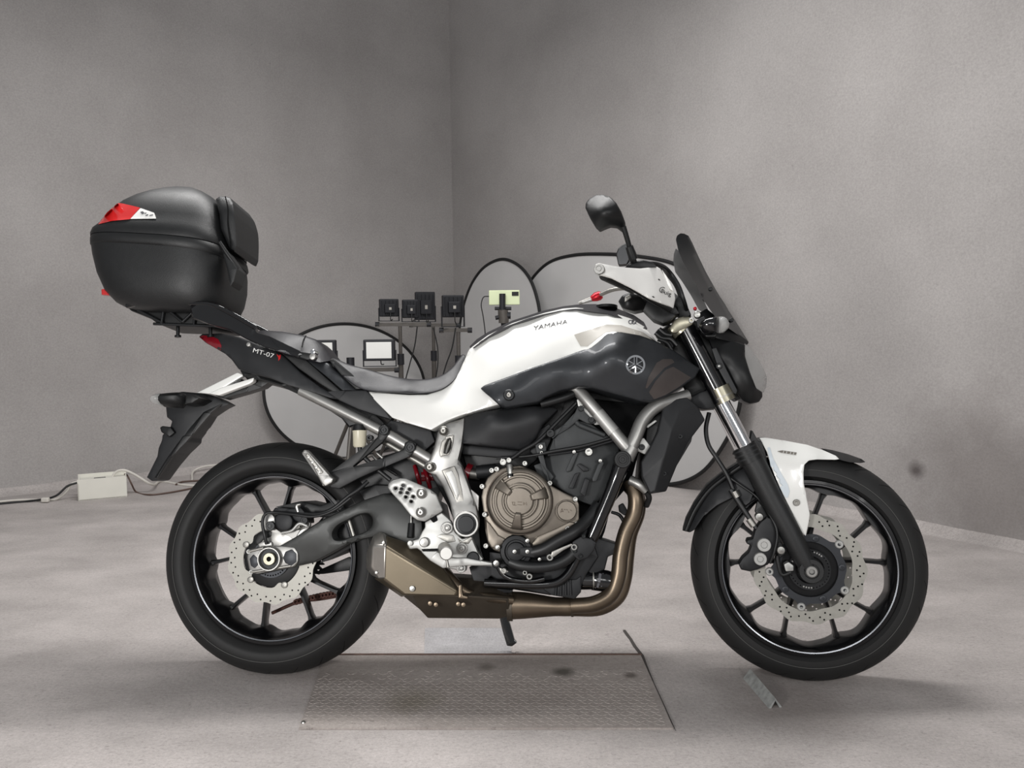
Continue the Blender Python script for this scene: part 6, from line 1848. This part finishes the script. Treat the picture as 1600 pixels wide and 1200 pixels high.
hs('lever_clamp', [(1034, 470), (1056, 480), (1062, 490), (1050, 494), (1034, 486)], -0.10, ('t', 0.06), 'black_plastic', BK, FF, rnd=2)
hs('wiring_bundle', [(1052, 474), (1060, 462), (1068, 470), (1074, 478), (1080, 492), (1074, 498), (1060, 496)], -0.07, ('t', 0.05), 'black_plastic', BK, FF, rnd=2)
# instrument binnacle behind the guard
hs('instrument_panel', [(978, 415), (985, 409), (1004, 406), (1020, 409), (1036, 418), (1026, 424), (1000, 422)], 0.0, ('t', 0.08), 'black_plastic', BK, FF, rnd=2)
for k, yy in ((0, -0.12), (1, -0.06), (2, 0.02)):
    d = 4 * k
    tube('control_cable', [(1000 + d, 411 + d * 0.3, -0.24 + 0.04 * k, 0.0055), (1028, 413 + d * 0.6, -0.2 + 0.04 * k, 0.0055), (1047 - d * 0.3, 426 + d * 0.6, yy, 0.0055), (1060 - d * 0.5, 446, yy, 0.0055), (1068 - d * 0.5, 468, yy, 0.0055), (1074 - d, 488, -0.05, 0.0055)], 'hose_black', BK, FF)
# mirrors
mr = hs('mirror_shell', [(914.5, 325), (915.5, 317), (920, 311), (931, 304.5), (942, 304), (953, 307.5), (963, 317), (971, 331), (976.5, 346), (977.5, 357), (976, 364), (971, 360), (963, 354), (953, 353), (944, 356.5), (936.5, 360), (930, 354), (921, 339)],
        [(915, 322, -0.30), (940, 304, -0.30), (975, 350, -0.29), (940, 330, -0.345), (955, 335, -0.34), (936, 359, -0.30), (960, 353, -0.30)], ('t', 0.02), 'black_plastic', BK, FF, grid=6, rnd=3)
tube('mirror_stem', [(974, 354, -0.295, 0.007), (979, 370, -0.285, 0.0065), (983, 384, -0.275, 0.0065), (988, 402, -0.26, 0.008), (992, 416, -0.25, 0.009)], 'black_plastic', mr, FF)
tube('stem_nut', [(983, 385, -0.275, 0.010), (990, 405, -0.262, 0.012)], 'black_plastic', mr, FF)
m2 = hs('mirror_shell', [(962.5, 397), (966, 388), (973, 382), (981, 379), (984, 384), (984, 404), (980, 413), (966, 414)], 0.30, ('t', 0.03), 'black_plastic', BK, FF, rnd=2)
hs('mirror_glass', [(964, 397), (967.5, 389), (974, 383.5), (980.5, 381.5), (982.5, 385), (982.5, 404), (979, 412), (967, 413)], 0.297, ('t', 0.004), 'mirror_glass', m2, FF, rnd=0)
tube('mirror_stem', [(982, 408, 0.31, 0.007), (990, 430, 0.28, 0.007), (1010, 445, 0.26, 0.007)], 'black_plastic', m2, FF)
# clutch lever adjuster and key fob on the far side
rd = tube('lever_adjuster', [(924, 467, 0.33, 0.009), (931, 464, 0.33, 0.015), (937, 462, 0.33, 0.015), (941, 461, 0.33, 0.010)], 'red_anodised', BK, FF, straight=True, seg=10)
tube('adjuster_tip', [(910, 473, 0.33, 0.004), (926, 468, 0.33, 0.006)], 'alloy', rd, FF)
tube('clutch_lever', [(905, 474, 0.34, 0.006), (930, 464, 0.33, 0.007), (960, 452, 0.3, 0.007), (1010, 450, 0.26, 0.007)], 'alloy_dull', BK, FF)
knob('preload_adjuster', 1086, 482, -0.02, 0.005, 'red_anodised', BK, FF, h=0.01, socket=False)
